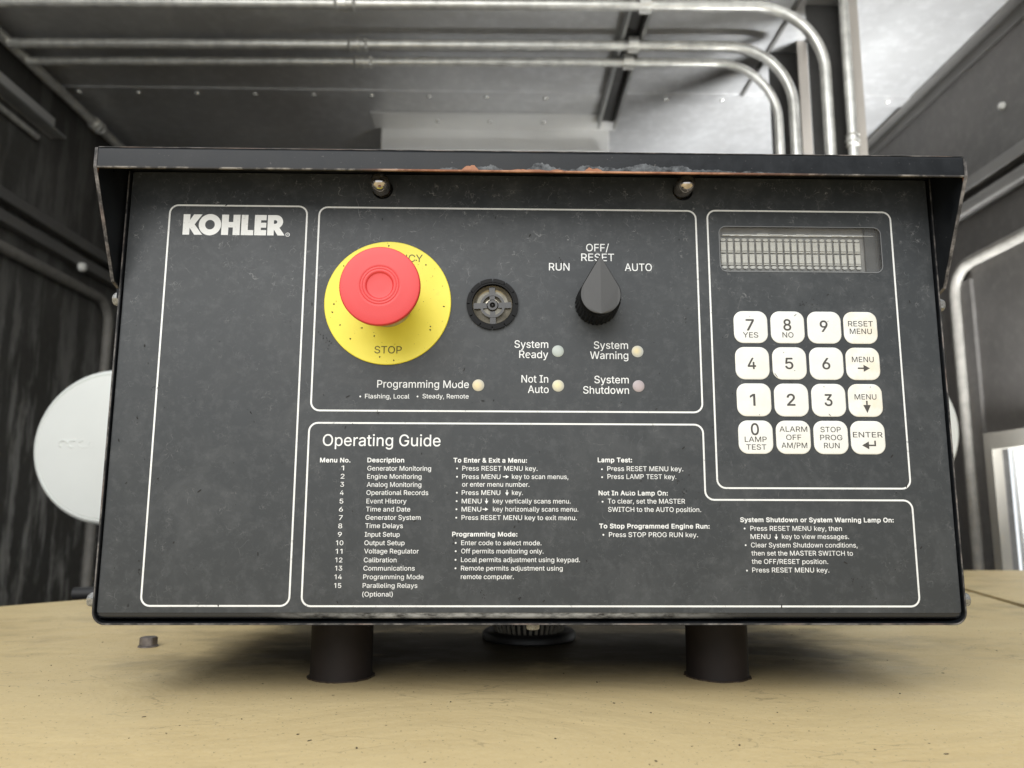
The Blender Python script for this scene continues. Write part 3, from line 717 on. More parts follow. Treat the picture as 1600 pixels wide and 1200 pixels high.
a 389 58 2 28 34 15 64 10 120 14 148 24 172 50 200 68 213 90 223 120 232 238 249 253 254 254 262 248 286 242 294 228 303 202 310 180 309 142 293 108 254 90 254 36 269 21 282 21 300 37 332 71 368 94 384 126 396 152 402 206 404 250 399 282 388 312 367 327 352 342 330 354 294 357 264 356 -10 346 -20 270 -20 258 -10 256 0 228 -18 202 -26 148 -29 116 -25 86 -16|122 82 140 72 166 66 192 69 218 79 232 90 244 104 253 128 256 158 156 142 126 130 116 116 113 104
c 396 76 22 60 38 36 74 20 122 14 176 20 254 36 302 60 338 108 380 148 398 196 404 244 403 268 398 296 387 332 363 360 333 374 310 382 286 382 270 373 258 314 242 294 242 282 254 270 280 258 292 228 306 208 308 182 305 156 290 144 278 129 250 119 214 118 170 128 126 144 98 156 85 188 70 210 68 228 71 260 85 272 98 284 126 296 137 314 137 372 122 383 112 383 92 374 68 360 45 332 14 312 -2 272 -21 236 -27 196 -28 148 -22 106 -4
d 424 78 17 58 37 35 74 19 122 14 176 18 248 38 308 58 340 100 380 140 398 184 404 238 401 264 393 290 374 291 518 304 529 384 527 392 516 392 -10 380 -20 304 -20 293 -10 292 6 262 -16 238 -25 184 -28 136 -20 100 -4|146 96 156 85 181 72 204 68 228 72 254 85 264 96 279 124 289 158 291 196 289 220 281 250 262 284 254 292 228 305 202 308 182 305 172 300 156 292 143 278 125 242 119 218 117 182 119 160 127 132
e 404 76 22 60 38 35 76 20 122 14 174 19 252 35 300 60 337 106 380 146 398 192 404 246 402 274 395 304 381 326 363 361 326 379 286 389 242 391 210 389 158 378 149 124 149 121 146 130 116 146 94 162 81 194 69 224 68 262 81 276 97 286 114 298 125 316 125 372 112 385 98 385 80 372 52 356 30 322 -1 294 -16 252 -26 200 -28 150 -22 106 -4|124 242 282 241 278 260 261 286 254 294 228 306 206 309 182 306 156 293 144 282 129 260
g 425 74 -131 45 -102 31 -80 31 -60 46 -46 90 -21 110 -21 144 -57 164 -68 198 -76 240 -72 270 -56 278 -48 288 -24 291 12 288 14 262 -4 238 -12 184 -15 148 -11 102 7 59 44 34 82 18 134 14 204 18 248 35 304 59 340 100 380 142 398 184 404 238 402 264 393 292 372 293 388 304 399 384 397 392 386 392 -22 387 -64 370 -100 330 -140 302 -156 254 -168 220 -171 158 -168 118 -158 94 -147|145 106 154 96 182 83 206 80 228 83 252 94 268 110 280 130 288 158 291 200 289 222 282 248 263 284 254 292 228 305 202 308 182 305 164 297 144 280 129 252 119 220 117 186 119 164 129 132
h 410 42 -18 33 -8 34 520 44 529 122 529 134 519 134 376 176 399 216 404 240 404 274 400 304 390 330 370 361 332 374 288 377 254 376 -10 366 -20 288 -20 276 -10 276 226 271 262 259 284 250 294 236 303 208 308 172 298 156 287 146 272 137 248 134 220 134 -10 122 -20
i 167 42 -18 33 -8 33 388 44 399 126 397 134 386 134 -8 122 -20|44 435 24 457 21 472 23 506 32 520 56 540 72 544 106 542 124 532 142 510 146 494 144 460 135 446 111 426 96 423 60 425
m 610 42 -18 33 -8 33 386 42 398 120 399 132 388 134 376 162 396 184 404 238 405 272 397 296 382 320 356 346 380 370 394 396 403 424 406 478 403 508 392 530 375 562 336 573 306 577 268 577 -8 568 -19 488 -20 476 -10 476 244 471 274 458 296 438 306 418 309 398 306 378 295 365 280 358 260 355 238 355 -8 346 -19 266 -20 254 -10 254 250 251 268 249 278 236 296 220 306 198 309 170 301 156 291 146 280 137 256 134 230 134 -10 122 -20
n 410 42 -18 33 -8 34 390 44 399 120 399 132 388 134 373 144 383 176 399 216 404 240 404 274 400 304 390 330 370 361 332 374 288 377 254 376 -10 366 -20 288 -20 276 -10 276 226 271 262 259 284 250 294 236 303 208 308 172 298 156 287 146 272 137 248 134 220 134 -10 122 -20
o 415 76 22 60 38 36 74 20 122 14 176 20 254 36 302 60 338 108 380 148 398 196 404 220 404 270 397 310 380 336 356 354 338 380 300 396 252 401 200 396 122 379 76 354 38 308 -4 266 -22 218 -28 196 -28 148 -22 106 -4|156 86 182 71 214 68 236 73 258 85 272 98 290 136 296 160 298 194 296 214 288 246 270 280 258 291 234 304 208 308 180 304 156 291 144 278 125 238 119 214 117 182 119 160 128 126 144 98
p 424 42 -161 33 -150 33 388 44 399 120 399 132 388 134 372 160 393 186 401 240 404 290 396 324 381 346 360 366 340 390 304 405 256 410 202 406 130 387 68 367 36 340 11 324 -4 284 -22 240 -28 188 -25 162 -16 134 3 134 -152 122 -163|161 96 172 85 196 72 220 68 244 72 270 86 281 98 299 136 305 160 307 196 305 218 297 248 279 282 270 291 244 305 216 308 198 305 180 297 159 280 145 254 137 224 134 182 136 160 144 128
r 259 42 -18 33 -8 33 388 44 399 120 399 131 390 134 379 144 388 176 401 202 405 254 402 263 392 262 312 252 302 208 305 170 296 146 275 137 252 134 228 134 -10 122 -20
s 365 60 10 40 30 23 58 16 84 16 102 26 114 84 127 104 127 114 116 124 90 134 80 160 69 180 66 208 70 232 81 242 90 246 106 240 119 226 127 142 149 95 166 64 186 51 200 33 226 27 264 31 316 44 340 82 377 104 390 138 401 174 404 234 401 264 392 292 376 320 347 337 320 344 300 344 282 334 270 278 257 260 257 248 268 238 288 230 298 210 308 186 312 166 309 142 298 134 290 131 272 137 262 154 252 286 214 327 180 345 152 351 118 347 68 332 36 298 3 272 -13 224 -26 168 -28 134 -25 100 -16 74 -2
t 227 82 2 70 13 52 42 45 82 45 306 -2 307 -13 316 -14 388 -2 399 44 400 45 480 55 490 138 489 146 480 146 400 212 399 224 386 222 316 212 307 146 306 148 86 152 78 160 73 176 71 210 74 220 65 233 12 233 -6 222 -18 212 -21 156 -24 114 -18
u 410 80 10 49 48 36 92 33 126 34 390 44 399 122 399 134 388 134 152 139 116 154 90 170 78 202 71 228 77 250 90 263 106 273 132 276 160 276 388 288 399 368 397 377 386 376 -10 366 -20 290 -20 278 -10 276 7 266 -4 232 -20 170 -25 136 -21 112 -12
w 567 126 -18 118 -10 115 -2 3 368 3 388 12 397 94 399 107 388 170 165 230 384 242 399 324 399 336 388 398 166 460 388 472 399 556 397 565 388 565 368 453 2 449 -10 440 -18 360 -20 348 -10 284 215 219 -10 208 -20
x 379 10 -18 1 -8 1 10 127 194 10 368 10 390 22 399 110 398 122 386 190 279 260 386 272 398 364 397 372 388 372 368 252 192 378 11 377 -10 366 -20 277 -20 265 -8 190 109 113 -8 102 -19
y 389 36 -157 27 -148 27 -130 41 -76 52 -66 92 -69 109 -64 123 -44 139 -2 -1 362 -2 389 8 399 92 399 104 388 194 139 285 388 298 399 382 397 391 388 389 362 225 -66 208 -100 198 -116 170 -144 150 -156 128 -163 78 -165 54 -163'''.splitlines():
    if _l.startswith('@'):
        _w = GLYPHS.setdefault(_l[1], {})
    elif _l.strip():
        _c, _a, _s = (_l.split(' ', 2) + [''])[:3]
        _w[' ' if _c == '_' else _c] = (int(_a), [[(float(q[i]), float(q[i + 1])) for i in range(0, len(q), 2)] for q in (w.split() for w in _s.split('|')) if q])
GROWN = {'r': 3.0, 's': 11.0, 'b': 20.0}


def fatten(loop, d):
    """move an outline outwards (to its left) by d"""
    n = len(loop)
    out = []
    for i in range(n):
        (ax, ay), (bx, by), (cx, cy) = loop[i - 1], loop[i], loop[(i + 1) % n]
        l1 = math.hypot(bx - ax, by - ay) or 1
        l2 = math.hypot(cx - bx, cy - by) or 1
        n1 = (-(by - ay) / l1, (bx - ax) / l1)
        n2 = (-(cy - by) / l2, (cx - bx) / l2)
        k = 1 + n1[0] * n2[0] + n1[1] * n2[1]
        k = max(k, 0.5)
        out.append((bx + (n1[0] + n2[0]) / k * d, by + (n1[1] + n2[1]) / k * d))
    return out


MMS = 0.001


def write(bm, s, x0, x1, z, cap, bold, y):
    """one line of lettering with its ink from x0 to x1 on baseline z (mm), cap height in mm"""
    wt = 'b' if bold >= 1 else ('s' if bold > 0.5 else 'r')
    off = GROWN[wt]
    pen = 0.0
    loops = []
    for ch in s:
        adv, ls = GLYPHS[wt][ch]
        if ls:
            loops.append([[(px + pen, pz) for px, pz in l] for l in ls])
        pen += adv + off * (1.2 if off > 5 else 0)
    xs = [p[0] for g in loops for l in g for p in l]
    a, b = min(xs), max(xs)
    kx = (x1 - x0) / (b - a)
    kz = cap / (509.0 + off * 2)
    for g in loops:
        q = [[((x0 + (p[0] - a) * kx) * MMS, (z + (p[1] + off) * kz) * MMS) for p in l] for l in g]
        # loops that lie inside another one are its holes; separate islands (i, j, :) are filled on their own
        outs = [l for l in q if sum((l[i - 1][0] * l[i][1] - l[i][0] * l[i - 1][1]) for i in range(len(l))) < 0]
        ins = [l for l in q if l not in outs]
        for o in outs:
            x_0, x_1 = min(p[0] for p in o), max(p[0] for p in o)
            z_0, z_1 = min(p[1] for p in o), max(p[1] for p in o)
            mine = [i for i in ins if x_0 < i[0][0] < x_1 and z_0 < i[0][1] < z_1]
            sheet(bm, [o] + mine, y)


# (text, ink left, ink right, baseline, cap height in mm, weight): measured on the panel face,
# origin at the middle of its lower edge
PANEL_TEXT = [
    ('Operating Guide', -101.21, -44.80, 77.53, 5.60, 0),
    ('Menu No.', -102.15, -87.65, 69.62, 2.23, 1),
    ('Description', -79.59, -62.01, 69.72, 2.25, 1),
    ('To Enter & Exit a Menu:', -38.46, -3.20, 69.82, 2.24, 1),
    ('Programming Mode:', -38.57, -7.75, 35.02, 2.18, 1),
    ('1', -91.81, -90.56, 65.88, 2.24, 0),
    ('2', -92.02, -90.24, 61.96, 2.23, 0),
    ('3', -92.06, -90.28, 58.14, 2.22, 0),
    ('4', -92.09, -90.32, 54.25, 2.21, 0),
    ('5', -92.12, -90.35, 50.28, 2.20, 0),
    ('6', -92.25, -90.39, 46.50, 2.19, 0),
    ('7', -92.19, -90.33, 42.56, 2.19, 0),
    ('8', -92.31, -90.46, 38.71, 2.18, 0),
    ('9', -92.34, -90.49, 34.79, 2.17, 0),
    ('10', -93.08, -89.64, 30.88, 2.17, 0),
    ('11', -93.10, -89.94, 26.99, 2.16, 0),
    ('12', -93.13, -89.79, 23.02, 2.16, 0),
    ('13', -93.07, -89.74, 19.24, 2.15, 0),
    ('14', -93.18, -89.77, 15.30, 2.14, 0),
    ('15', -93.21, -89.89, 11.38, 2.13, 0),
    ('Generator Monitoring', -79.47, -49.09, 65.81, 2.23, 0),
    ('Engine Monitoring', -79.43, -53.58, 61.96, 2.22, 0),
    ('Analog Monitoring', -79.49, -53.59, 58.14, 2.22, 0),
    ('Operational Records', -79.55, -50.21, 54.34, 2.21, 0),
    ('Event History', -79.42, -60.47, 50.34, 2.21, 0),
    ('Time and Date', -79.48, -58.60, 46.56, 2.20, 0),
    ('Generator System', -79.62, -53.62, 42.70, 2.19, 0),
    ('Time Delays', -79.59, -61.88, 38.84, 2.19, 0),
    ('Input Setup', -79.72, -63.28, 34.84, 2.17, 0),
    ('Output Setup', -79.77, -60.89, 30.92, 2.17, 0),
    ('Voltage Regulator', -79.74, -54.18, 27.12, 2.16, 0),
    ('Calibration', -79.78, -64.48, 23.06, 2.16, 0),
    ('Communications', -79.83, -55.86, 19.27, 2.15, 0),
    ('Programming Mode', -79.79, -51.64, 15.34, 2.14, 0),
    ('Paralleling Relays', -79.93, -54.45, 11.40, 2.13, 0),
    ('(Optional)', -79.98, -65.83, 7.48, 2.13, 0),
    ('Press RESET MENU key.', -34.18, 1.85, 65.98, 2.24, 0),
    ('Press MENU', -34.22, -15.89, 62.02, 2.23, 0),
    ('key to scan menus,', -10.40, 16.63, 62.11, 2.24, 0),
    ('or enter menu number.', -34.17, -2.04, 58.38, 2.23, 0),
    ('Press MENU', -34.30, -15.94, 54.46, 2.22, 0),
    ('key.', -10.38, -5.18, 54.51, 2.22, 0),
    ('MENU', -34.25, -24.78, 50.46, 2.21, 0),
    ('key vertically scans menu.', -19.41, 17.61, 50.54, 2.21, 0),
    ('MENU', -34.29, -24.92, 46.66, 2.21, 0),
    ('key horizontally scans menu.', -19.38, 21.25, 46.74, 2.21, 0),
    ('Press RESET MENU key to exit menu.', -34.24, 20.49, 42.76, 2.19, 0),
    ('Enter code to select mode.', -34.26, 3.64, 31.02, 2.18, 0),
    ('Off permits monitoring only.', -34.21, 4.60, 27.21, 2.16, 0),
    ('Local permits adjustment using keypad.', -34.25, 21.80, 23.24, 2.16, 0),
    ('Remote permits adjustment using', -34.20, 13.61, 19.35, 2.15, 0),
    ('remote computer.', -34.23, -9.39, 15.46, 2.15, 0),
    ('Lamp Test:', 30.86, 47.42, 70.18, 2.30, 1),
    ('Not In Auto Lamp On:', 31.03, 64.27, 54.45, 2.27, 1),
    ('To Stop Programmed Engine Run:', 31.11, 83.82, 38.92, 2.24, 1),
    ('System Shutdown or System Warning Lamp On:', 98.59, 172.53, 42.03, 2.25, 1),
    ('Press RESET MENU key.', 35.41, 72.04, 66.05, 2.29, 0),
    ('Press LAMP TEST key.', 35.45, 68.61, 62.27, 2.28, 0),
    ('To clear, set the MASTER', 35.36, 72.45, 50.64, 2.26, 0),
    ('SWITCH to the AUTO position.', 35.49, 80.01, 46.73, 2.25, 0),
    ('Press STOP PROG RUN key.', 35.70, 78.11, 34.94, 2.23, 0),
    ('Press RESET MENU key, then', 103.30, 147.27, 38.00, 2.25, 0),
    ('MENU', 103.23, 112.79, 34.17, 2.24, 0),
    ('key to view messages.', 118.27, 150.42, 34.22, 2.24, 0),
    ('Clear System Shutdown conditions,', 103.25, 154.26, 30.24, 2.22, 0),
    ('then set the MASTER SWITCH to', 103.28, 151.81, 26.46, 2.22, 0),
    ('the OFF/RESET position.', 103.30, 139.72, 22.60, 2.21, 0),
    ('Press RESET MENU key.', 103.32, 139.98, 18.66, 2.21, 0),
    ('OFF/', 26.54, 38.02, 175.70, 3.89, 0),
    ('RESET', 23.99, 40.56, 170.66, 3.87, 0),
    ('RUN', 7.80, 18.10, 165.59, 3.86, 0),
    ('AUTO', 45.82, 59.40, 165.69, 3.86, 0),
    ('System', -9.33, 7.26, 126.08, 3.73, 0),
    ('Ready', -7.01, 7.23, 121.00, 3.72, 0),
    ('System', 29.73, 46.63, 125.85, 3.73, 0),
    ('Warning', 27.83, 46.65, 120.76, 3.73, 0),
    ('Not In', -5.90, 7.18, 108.82, 3.68, 0),
    ('Auto', -2.75, 7.40, 103.70, 3.66, 0),
    ('System', 29.74, 46.64, 108.68, 3.68, 0),
    ('Shutdown', 24.22, 46.66, 103.52, 3.67, 0),
    ('Programming Mode', -76.00, -31.49, 105.94, 3.65, 0),
    ('Flashing, Local', -81.72, -60.27, 100.61, 2.18, 0),
    ('Steady, Remote', -53.91, -31.55, 100.76, 2.19, 0)]
KEY_TEXT = [
    ('7', 105.32, 109.47, 135.49, 5.77, 0.6),
    ('8', 124.04, 127.98, 135.62, 5.78, 0.6),
    ('9', 142.27, 146.22, 135.05, 5.78, 0.6),
    ('4', 105.37, 109.49, 116.08, 5.67, 0.6),
    ('5', 123.95, 128.02, 116.20, 5.69, 0.6),
    ('6', 142.33, 146.36, 116.20, 5.69, 0.6),
    ('YES', 103.71, 111.30, 131.94, 2.68, 0.2),
    ('NO', 123.37, 128.87, 132.07, 2.68, 0.2),
    ('RESET', 156.52, 168.95, 137.99, 2.70, 0.2),
    ('MENU', 157.14, 168.14, 134.14, 2.69, 0.2),
    ('MENU', 157.24, 168.12, 119.94, 2.67, 0.2),
    ('1', 105.73, 108.39, 97.93, 5.87, 0.6),
    ('2', 123.85, 128.00, 98.03, 5.87, 0.6),
    ('3', 142.37, 146.32, 98.02, 5.88, 0.6),
    ('0', 105.51, 109.47, 83.61, 5.80, 0.6),
    ('MENU', 157.35, 168.15, 101.33, 2.62, 0.2),
    ('LAMP', 102.31, 113.01, 80.31, 2.57, 0.2),
    ('TEST', 102.93, 112.67, 76.54, 2.57, 0.2),
    ('ALARM', 119.49, 133.09, 85.33, 2.58, 0.2),
    ('OFF', 122.56, 129.95, 81.33, 2.57, 0.2),
    ('AM/PM', 120.09, 132.64, 77.46, 2.57, 0.2),
    ('STOP', 139.54, 149.50, 85.21, 2.59, 0.2),
    ('PROG', 139.20, 150.05, 81.32, 2.58, 0.2),
    ('RUN', 140.82, 148.48, 77.44, 2.57, 0.2),
    ('ENTER', 155.33, 169.87, 82.76, 2.58, 0.2)]
BULLETS = [(-36.71, 66.98), (-36.65, 63.05), (-36.64, 55.48), (-36.67, 51.5), (-36.71, 47.7), (-36.74, 43.74), (-36.84, 32.03), (-36.79, 28.21), (-36.82, 24.23), (-36.77, 20.35), (32.82, 66.87), (32.86, 63.1), (32.88, 51.46), (33.04, 35.95), (100.55, 39.02), (100.71, 31.25), (100.79, 19.49), (-84.02, 101.51), (-56.33, 101.66)]
ARROWS = [(-14.73, 63.13, -11.85, 63.14), (-12.72, 56.89, -12.71, 54.14), (-22.47, 52.87, -22.45, 50.21), (-24.3, 47.74, -21.62, 47.74), (115.59, 36.42, 115.45, 33.7)]

# ================================================================== the control box
Z_DECK = -0.0407
ctl = empty('generator_control_box', (0, 0.06, Z_DECK))
tag(ctl, 'black generator control box with hood, red emergency button and white keypad, standing on two pipes', 'control box')


class Off:
    pass


def part(name, bm, mat, parent=ctl, smooth=None, label=None, kind=None):
    """part given in world coordinates; parented so that it stays in place"""
    o = obj(name, bm, mat, None, smooth)
    p = parent
    base = Vector((0, 0, 0))
    while p:
        base += p.location
        p = p.parent
    o.parent = parent
    o.location = -base
    tag(o, label, None, None, kind)
    return o


def xz(a, b, c):
    return (a, c, b)


# housing: folded sheet, open to the front
bm = bmesh.new()
XL, XR = -0.2034, 0.2034
ro, th, zb, zt = 0.0062, 0.0011, -0.0052, 0.2150


def u_prof(inset):
    r = ro - inset
    out = [(XL + inset, zt)]
    for i in range(9):
        a = R(180 + 90 * i / 8)
        out.append((XL + ro + r * math.cos(a), zb + ro + r * math.sin(a)))
    for i in range(9):
        a = R(270 + 90 * i / 8)
        out.append((XR - ro + r * math.cos(a), zb + ro + r * math.sin(a)))
    out.append((XR - inset, zt))
    return out


prism(bm, [u_prof(0) + u_prof(th)[::-1]], -0.0015, 0.205)
box(bm, XL + 0.0012, XR - 0.0012, 0.2025, 0.204, zb + 0.0012, zt)
housing = part('housing', bm, M['black'], smooth=30)
# worn cut edge of the housing seen beside and below the panel
bm = bmesh.new()
a, b = u_prof(0.0002), u_prof(0.0008)
prism(bm, [a + b[::-1]], -0.0017, -0.00151)
e = part('worn_edge', bm, M['edge'], housing)

# front panel (glossy steel) with its matte printed overlay
disp = rrect(0.0941, 0.1761, 0.1661, 0.1893, 0.0034, 8)
buzz = circ(-0.0203, 0.1478, 0.0118, 40)
bh = [circ(-0.0762, 0.2073, 0.0052, 24), circ(0.0762, 0.2082, 0.0052, 24)]
holes = [disp, buzz] + bh
bm = bmesh.new()
prism(bm, [rrect(-0.2018, 0.2016, -0.0012, 0.2153, 0.0006, 2)] + holes, 0.0004, 0.0019)
# the fold along the lower edge
prof = [(-0.0012, 0.0004)]
fold = [(0.0004 + 0.0016 * (1 - math.cos(R(t))), -0.0012 - 0.0016 * math.sin(R(t))) for t in range(0, 91, 15)]
ins = [(0.0004 + 0.0011 + (0.0005) * (1 - math.cos(R(t))), -0.0012 - 0.0005 * math.sin(R(t))) for t in range(90, -1, -15)]
loop = fold + [(0.02, -0.0028), (0.02, -0.0017)] + ins
prism(bm, [loop], -0.2008, 0.2008, to3=lambda a_, b_, c_: (c_, a_, b_))
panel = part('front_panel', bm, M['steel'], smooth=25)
bm = bmesh.new()
prism(bm, [rrect(-0.2018, 0.2016, 0.0002, 0.2152, 0.0008, 3)] + holes, 0.0, 0.00035)
overlay = part('printed_overlay', bm, M['overlay'], panel)

YP = -0.00007
# border lines


def ring_line(pts_out, w=0.00042):
    """thin closed line around a polygon of already rounded points"""
    n = len(pts_out)
    area2 = sum(pts_out[i - 1][0] * pts_out[i][1] - pts_out[i][0] * pts_out[i - 1][1] for i in range(n))
    s = 1 if area2 > 0 else -1
    bm_ = bmesh.new()
    l0 = fatten(pts_out, -w * s)
    l1 = fatten(pts_out, w * s)
    A = [bm_.verts.new((p[0], YP, p[1])) for p in l0]
    B = [bm_.verts.new((p[0], YP, p[1])) for p in l1]
    for i in range(n):
        bm_.faces.new([A[i], A[(i + 1) % n], B[(i + 1) % n], B[i]])
    bmesh.ops.recalc_face_normals(bm_, faces=bm_.faces)
    if bm_.faces[0:1][0].normal.y > 0:
        bmesh.ops.reverse_faces(bm_, faces=bm_.faces)
    return bm_


def rounded(poly, r, seg=6):
    """round the corners of a right-angled polygon given counter-clockwise"""
    out = []
    n = len(poly)
    for i in range(n):
        p0, p1, p2 = Vector(poly[i - 1]), Vector(poly[i]), Vector(poly[(i + 1) % n])
        a_ = (p0 - p1).normalized()
        b_ = (p2 - p1).normalized()
        c_ = p1 + (a_ + b_) * r
        for k in range(seg + 1):
            t = math.pi / 2 * k / seg
            v = c_ - b_ * r * math.cos(t) - a_ * r * math.sin(t)
            out.append((v.x, v.y))
    return out


RB = 0.0042
for poly in ([(-0.1820, 0.0032), (-0.1137, 0.0032), (-0.1137, 0.1978), (-0.1820, 0.1978)],
             [(-0.1076, 0.0946), (0.0824, 0.0946), (0.0824, 0.1975), (-0.1076, 0.1975)],
             [(0.0883, 0.0581), (0.1820, 0.0581), (0.1820, 0.1978), (0.0883, 0.1978)],
             [(-0.1080, 0.0031), (0.1821, 0.0031), (0.1821, 0.0525), (0.0823, 0.0525), (0.0823, 0.0886), (-0.1080, 0.0886)]):
    part('border_line', ring_line(rounded(poly, RB)), M['print_white'], panel)

# lettering, one object per block of print
groups = {}
last = None
for n_, t in enumerate(PANEL_TEXT):
    s, x0, x1, z, cap, bold = t
    if z > 95:
        k = ('switch_lettering' if z > 130 else 'lamp_caption', {'RESET': 'OFF/', 'Ready': 'System', 'Auto': 'Not In'}.get(s, s) + ('' if s in ('OFF/', 'RESET', 'RUN', 'AUTO') else str(x1 < 20) + str(z > 115) + str(x1 < -20)))
        if s in ('Warning', 'Shutdown'):
            k = (k[0], k[1].replace(s, 'System'))
    elif s == 'Operating Guide':
        k = ('heading_lettering', '')
    elif x1 < -45:
        k = ('menu_list_lettering', '')
    elif x1 < 25:
        k = ('instruction_lettering', '')
    elif x0 < 90:
        k = ('lamp_guide_lettering', '')
    else:
        k = ('shutdown_guide_lettering', '')
    groups.setdefault(k, []).append(t)
for k, ts in groups.items():
    bm = bmesh.new()
    for s, x0, x1, z, cap, bold in ts:
        write(bm, s, x0, x1, z, cap, bold, YP)
    part(k[0], bm, M['print_white'], panel)
bm = bmesh.new()
for x, z in BULLETS:
    sheet(bm, [circ(x * MMS, z * MMS, 0.00042, 10)], YP)


def arrow(bm_, x0, z0, x1, z1, head, half, stem, y, kx=1.0):
    """flat arrow from (x0,z0) to its tip (x1,z1); mm"""
    d = Vector((x1 - x0, z1 - z0))
    L = d.length
    d.normalize()
    p = Vector((-d.y, d.x))
    o_ = Vector((x0, z0))
    pts = [o_ + p * stem, o_ + d * (L - head) + p * stem, o_ + d * (L - head) + p * half, o_ + d * L,
           o_ + d * (L - head) - p * half, o_ + d * (L - head) - p * stem, o_ - p * stem]
    sheet(bm_, [[(q.x * MMS, q.y * MMS) for q in pts]], y)


part('bullet_points', bm, M['print_white'], panel, kind='stuff')
for x0, z0, x1, z1 in ARROWS:
    bm = bmesh.new()
    arrow(bm, x0, z0, x1, z1, 1.5, 0.85, 0.2, YP)
    part('printed_arrow', bm, M['print_white'], panel)

# maker's name in heavy geometric capitals
bm = bmesh.new()
Z0, Z1 = 182.45, 193.07


def mmloop(l):
    return [(a_ * MMS, b_ * MMS) for a_, b_ in l]


K = [(-175.05, Z0), (-171.72, Z0), (-171.72, 186.1), (-169.25, Z0), (-165.3, Z0), (-169.35, 187.85), (-165.75, Z1), (-169.9, Z1), (-171.72, 190.1), (-171.72, Z1), (-175.05, Z1)]
sheet(bm, [mmloop(K)], YP)
sheet(bm, [mmloop([(-161.72 + 5.55 * math.cos(R(t)), 187.75 + 5.55 * math.sin(R(t))) for t in range(0, 360, 8)]),
           mmloop([(-161.72 + 2.4 * math.cos(R(t)), 187.75 + 2.5 * math.sin(R(t))) for t in range(0, 360, 12)])], YP)
H = [(-155.92, Z0), (-152.5, Z0), (-152.5, 186.42), (-150.25, 186.42), (-150.25, Z0), (-146.8, Z0), (-146.8, Z1), (-150.25, Z1), (-150.25, 189.27), (-152.5, 189.27), (-152.5, Z1), (-155.92, Z1)]
sheet(bm, [mmloop(H)], YP)
sheet(bm, [mmloop([(-146.14, Z0), (-140.05, Z0), (-140.05, 185.13), (-142.85, 185.13), (-142.85, Z1), (-146.14, Z1)])], YP)
E_ = [(-139.55, Z0), (-133.65, Z0), (-133.65, 185.16), (-136.38, 185.16), (-136.38, 186.42), (-133.75, 186.42), (-133.75, 189.02), (-136.38, 189.02), (-136.38, 190.35), (-133.75, 190.35), (-133.75, Z1), (-139.55, Z1)]
sheet(bm, [mmloop(E_)], YP)
cxr, czr, rr_ = -128.95, 189.55, 3.52
RL = [(-133.1, Z0), (-129.85, Z0), (-129.85, 185.5), (-127.85, Z0), (-124.35, Z0), (-127.15, 186.5)]
RL += [(cxr + rr_ * math.cos(R(t)), czr + rr_ * math.sin(R(t))) for t in range(-55, 91, 12)] + [(-133.1, Z1)]
hole = [(-130.0, 188.5), (-129.3, 188.5)] + [(-129.3 + 0.95 * math.cos(R(t)), 189.45 + 0.95 * math.sin(R(t))) for t in range(-75, 90, 20)] + [(-130.0, 190.4)]
sheet(bm, [mmloop(RL), mmloop(hole)], YP)
sheet(bm, [mmloop([(-122.87 + 1.08 * math.cos(R(t)), 182.91 + 1.08 * math.sin(R(t))) for t in range(0, 360, 15)]),
           mmloop([(-122.87 + 0.82 * math.cos(R(t)), 182.91 + 0.82 * math.sin(R(t))) for t in range(0, 360, 15)])], YP)
write(bm, 'R', -123.2, -122.45, 182.42, 0.98, 0, YP)
part('maker_name_lettering', bm, M['print_white'], panel)

# specks of dirt lying on the face
rnd = random.Random(11)
bm = bmesh.new()


def speck(bm_, x, z, l, w, a_, y):
    n = rnd.choice((5, 6, 7))
    pts = []
    for i in range(n):
        t = 2 * math.pi * i / n
        k = rnd.uniform(0.6, 1.1)
        px, pz = l * k * math.cos(t), w * k * math.sin(t)
        pts.append((x + px * math.cos(a_) - pz * math.sin(a_), z + px * math.sin(a_) + pz * math.cos(a_)))
    sheet(bm_, [pts], y)


def free(x, z):
    """clear of the knob, button, buzzer, display and keys"""
    return not ((-0.105 < x < -0.04 and 0.115 < z < 0.185) or (-0.035 < x < -0.006 and 0.133 < z < 0.163) or (0.018 < x < 0.048 and 0.135 < z < 0.17)
                or (0.092 < x < 0.178 and 0.164 < z < 0.191) or (0.098 < x < 0.172 and 0.073 < z < 0.147))


n_ = 0
while n_ < 150:
    x, z = rnd.uniform(-0.199, 0.198), 0.003 + 0.2 * rnd.random() ** 1.25
    if not free(x, z):
        continue
    n_ += 1
    s = rnd.choice((0.00018, 0.00022, 0.0003, 0.00045, 0.0006))
    speck(bm, x, z, s * rnd.uniform(1, 2.3), s * 0.6, rnd.gauss(1.3, 0.7), -0.00016)
    if rnd.random() < 0.22:
        for _ in range(rnd.randint(2, 6)):
            speck(bm, x + rnd.gauss(0, 0.0016), z + rnd.gauss(0, 0.0022), s * rnd.uniform(0.3, 0.9), s * 0.4, rnd.uniform(0, 3), -0.00016)
for cx_, cz_ in ((-0.104, 0.131), (-0.1015, 0.128), (0.1345, 0.1495), (0.1405, 0.149), (-0.1825, 0.1055), (0.1255, 0.1095), (0.146, 0.0925), (-0.0375, 0.0335), (0.0695, 0.0615), (0.0722, 0.0565), (-0.0235, 0.0085)):
    for _ in range(7):
        speck(bm, cx_ + rnd.gauss(0, 0.0011), cz_ + rnd.gauss(0, 0.0013), rnd.uniform(0.0002, 0.0006), 0.0002, rnd.uniform(0.6, 2.2), -0.00016)
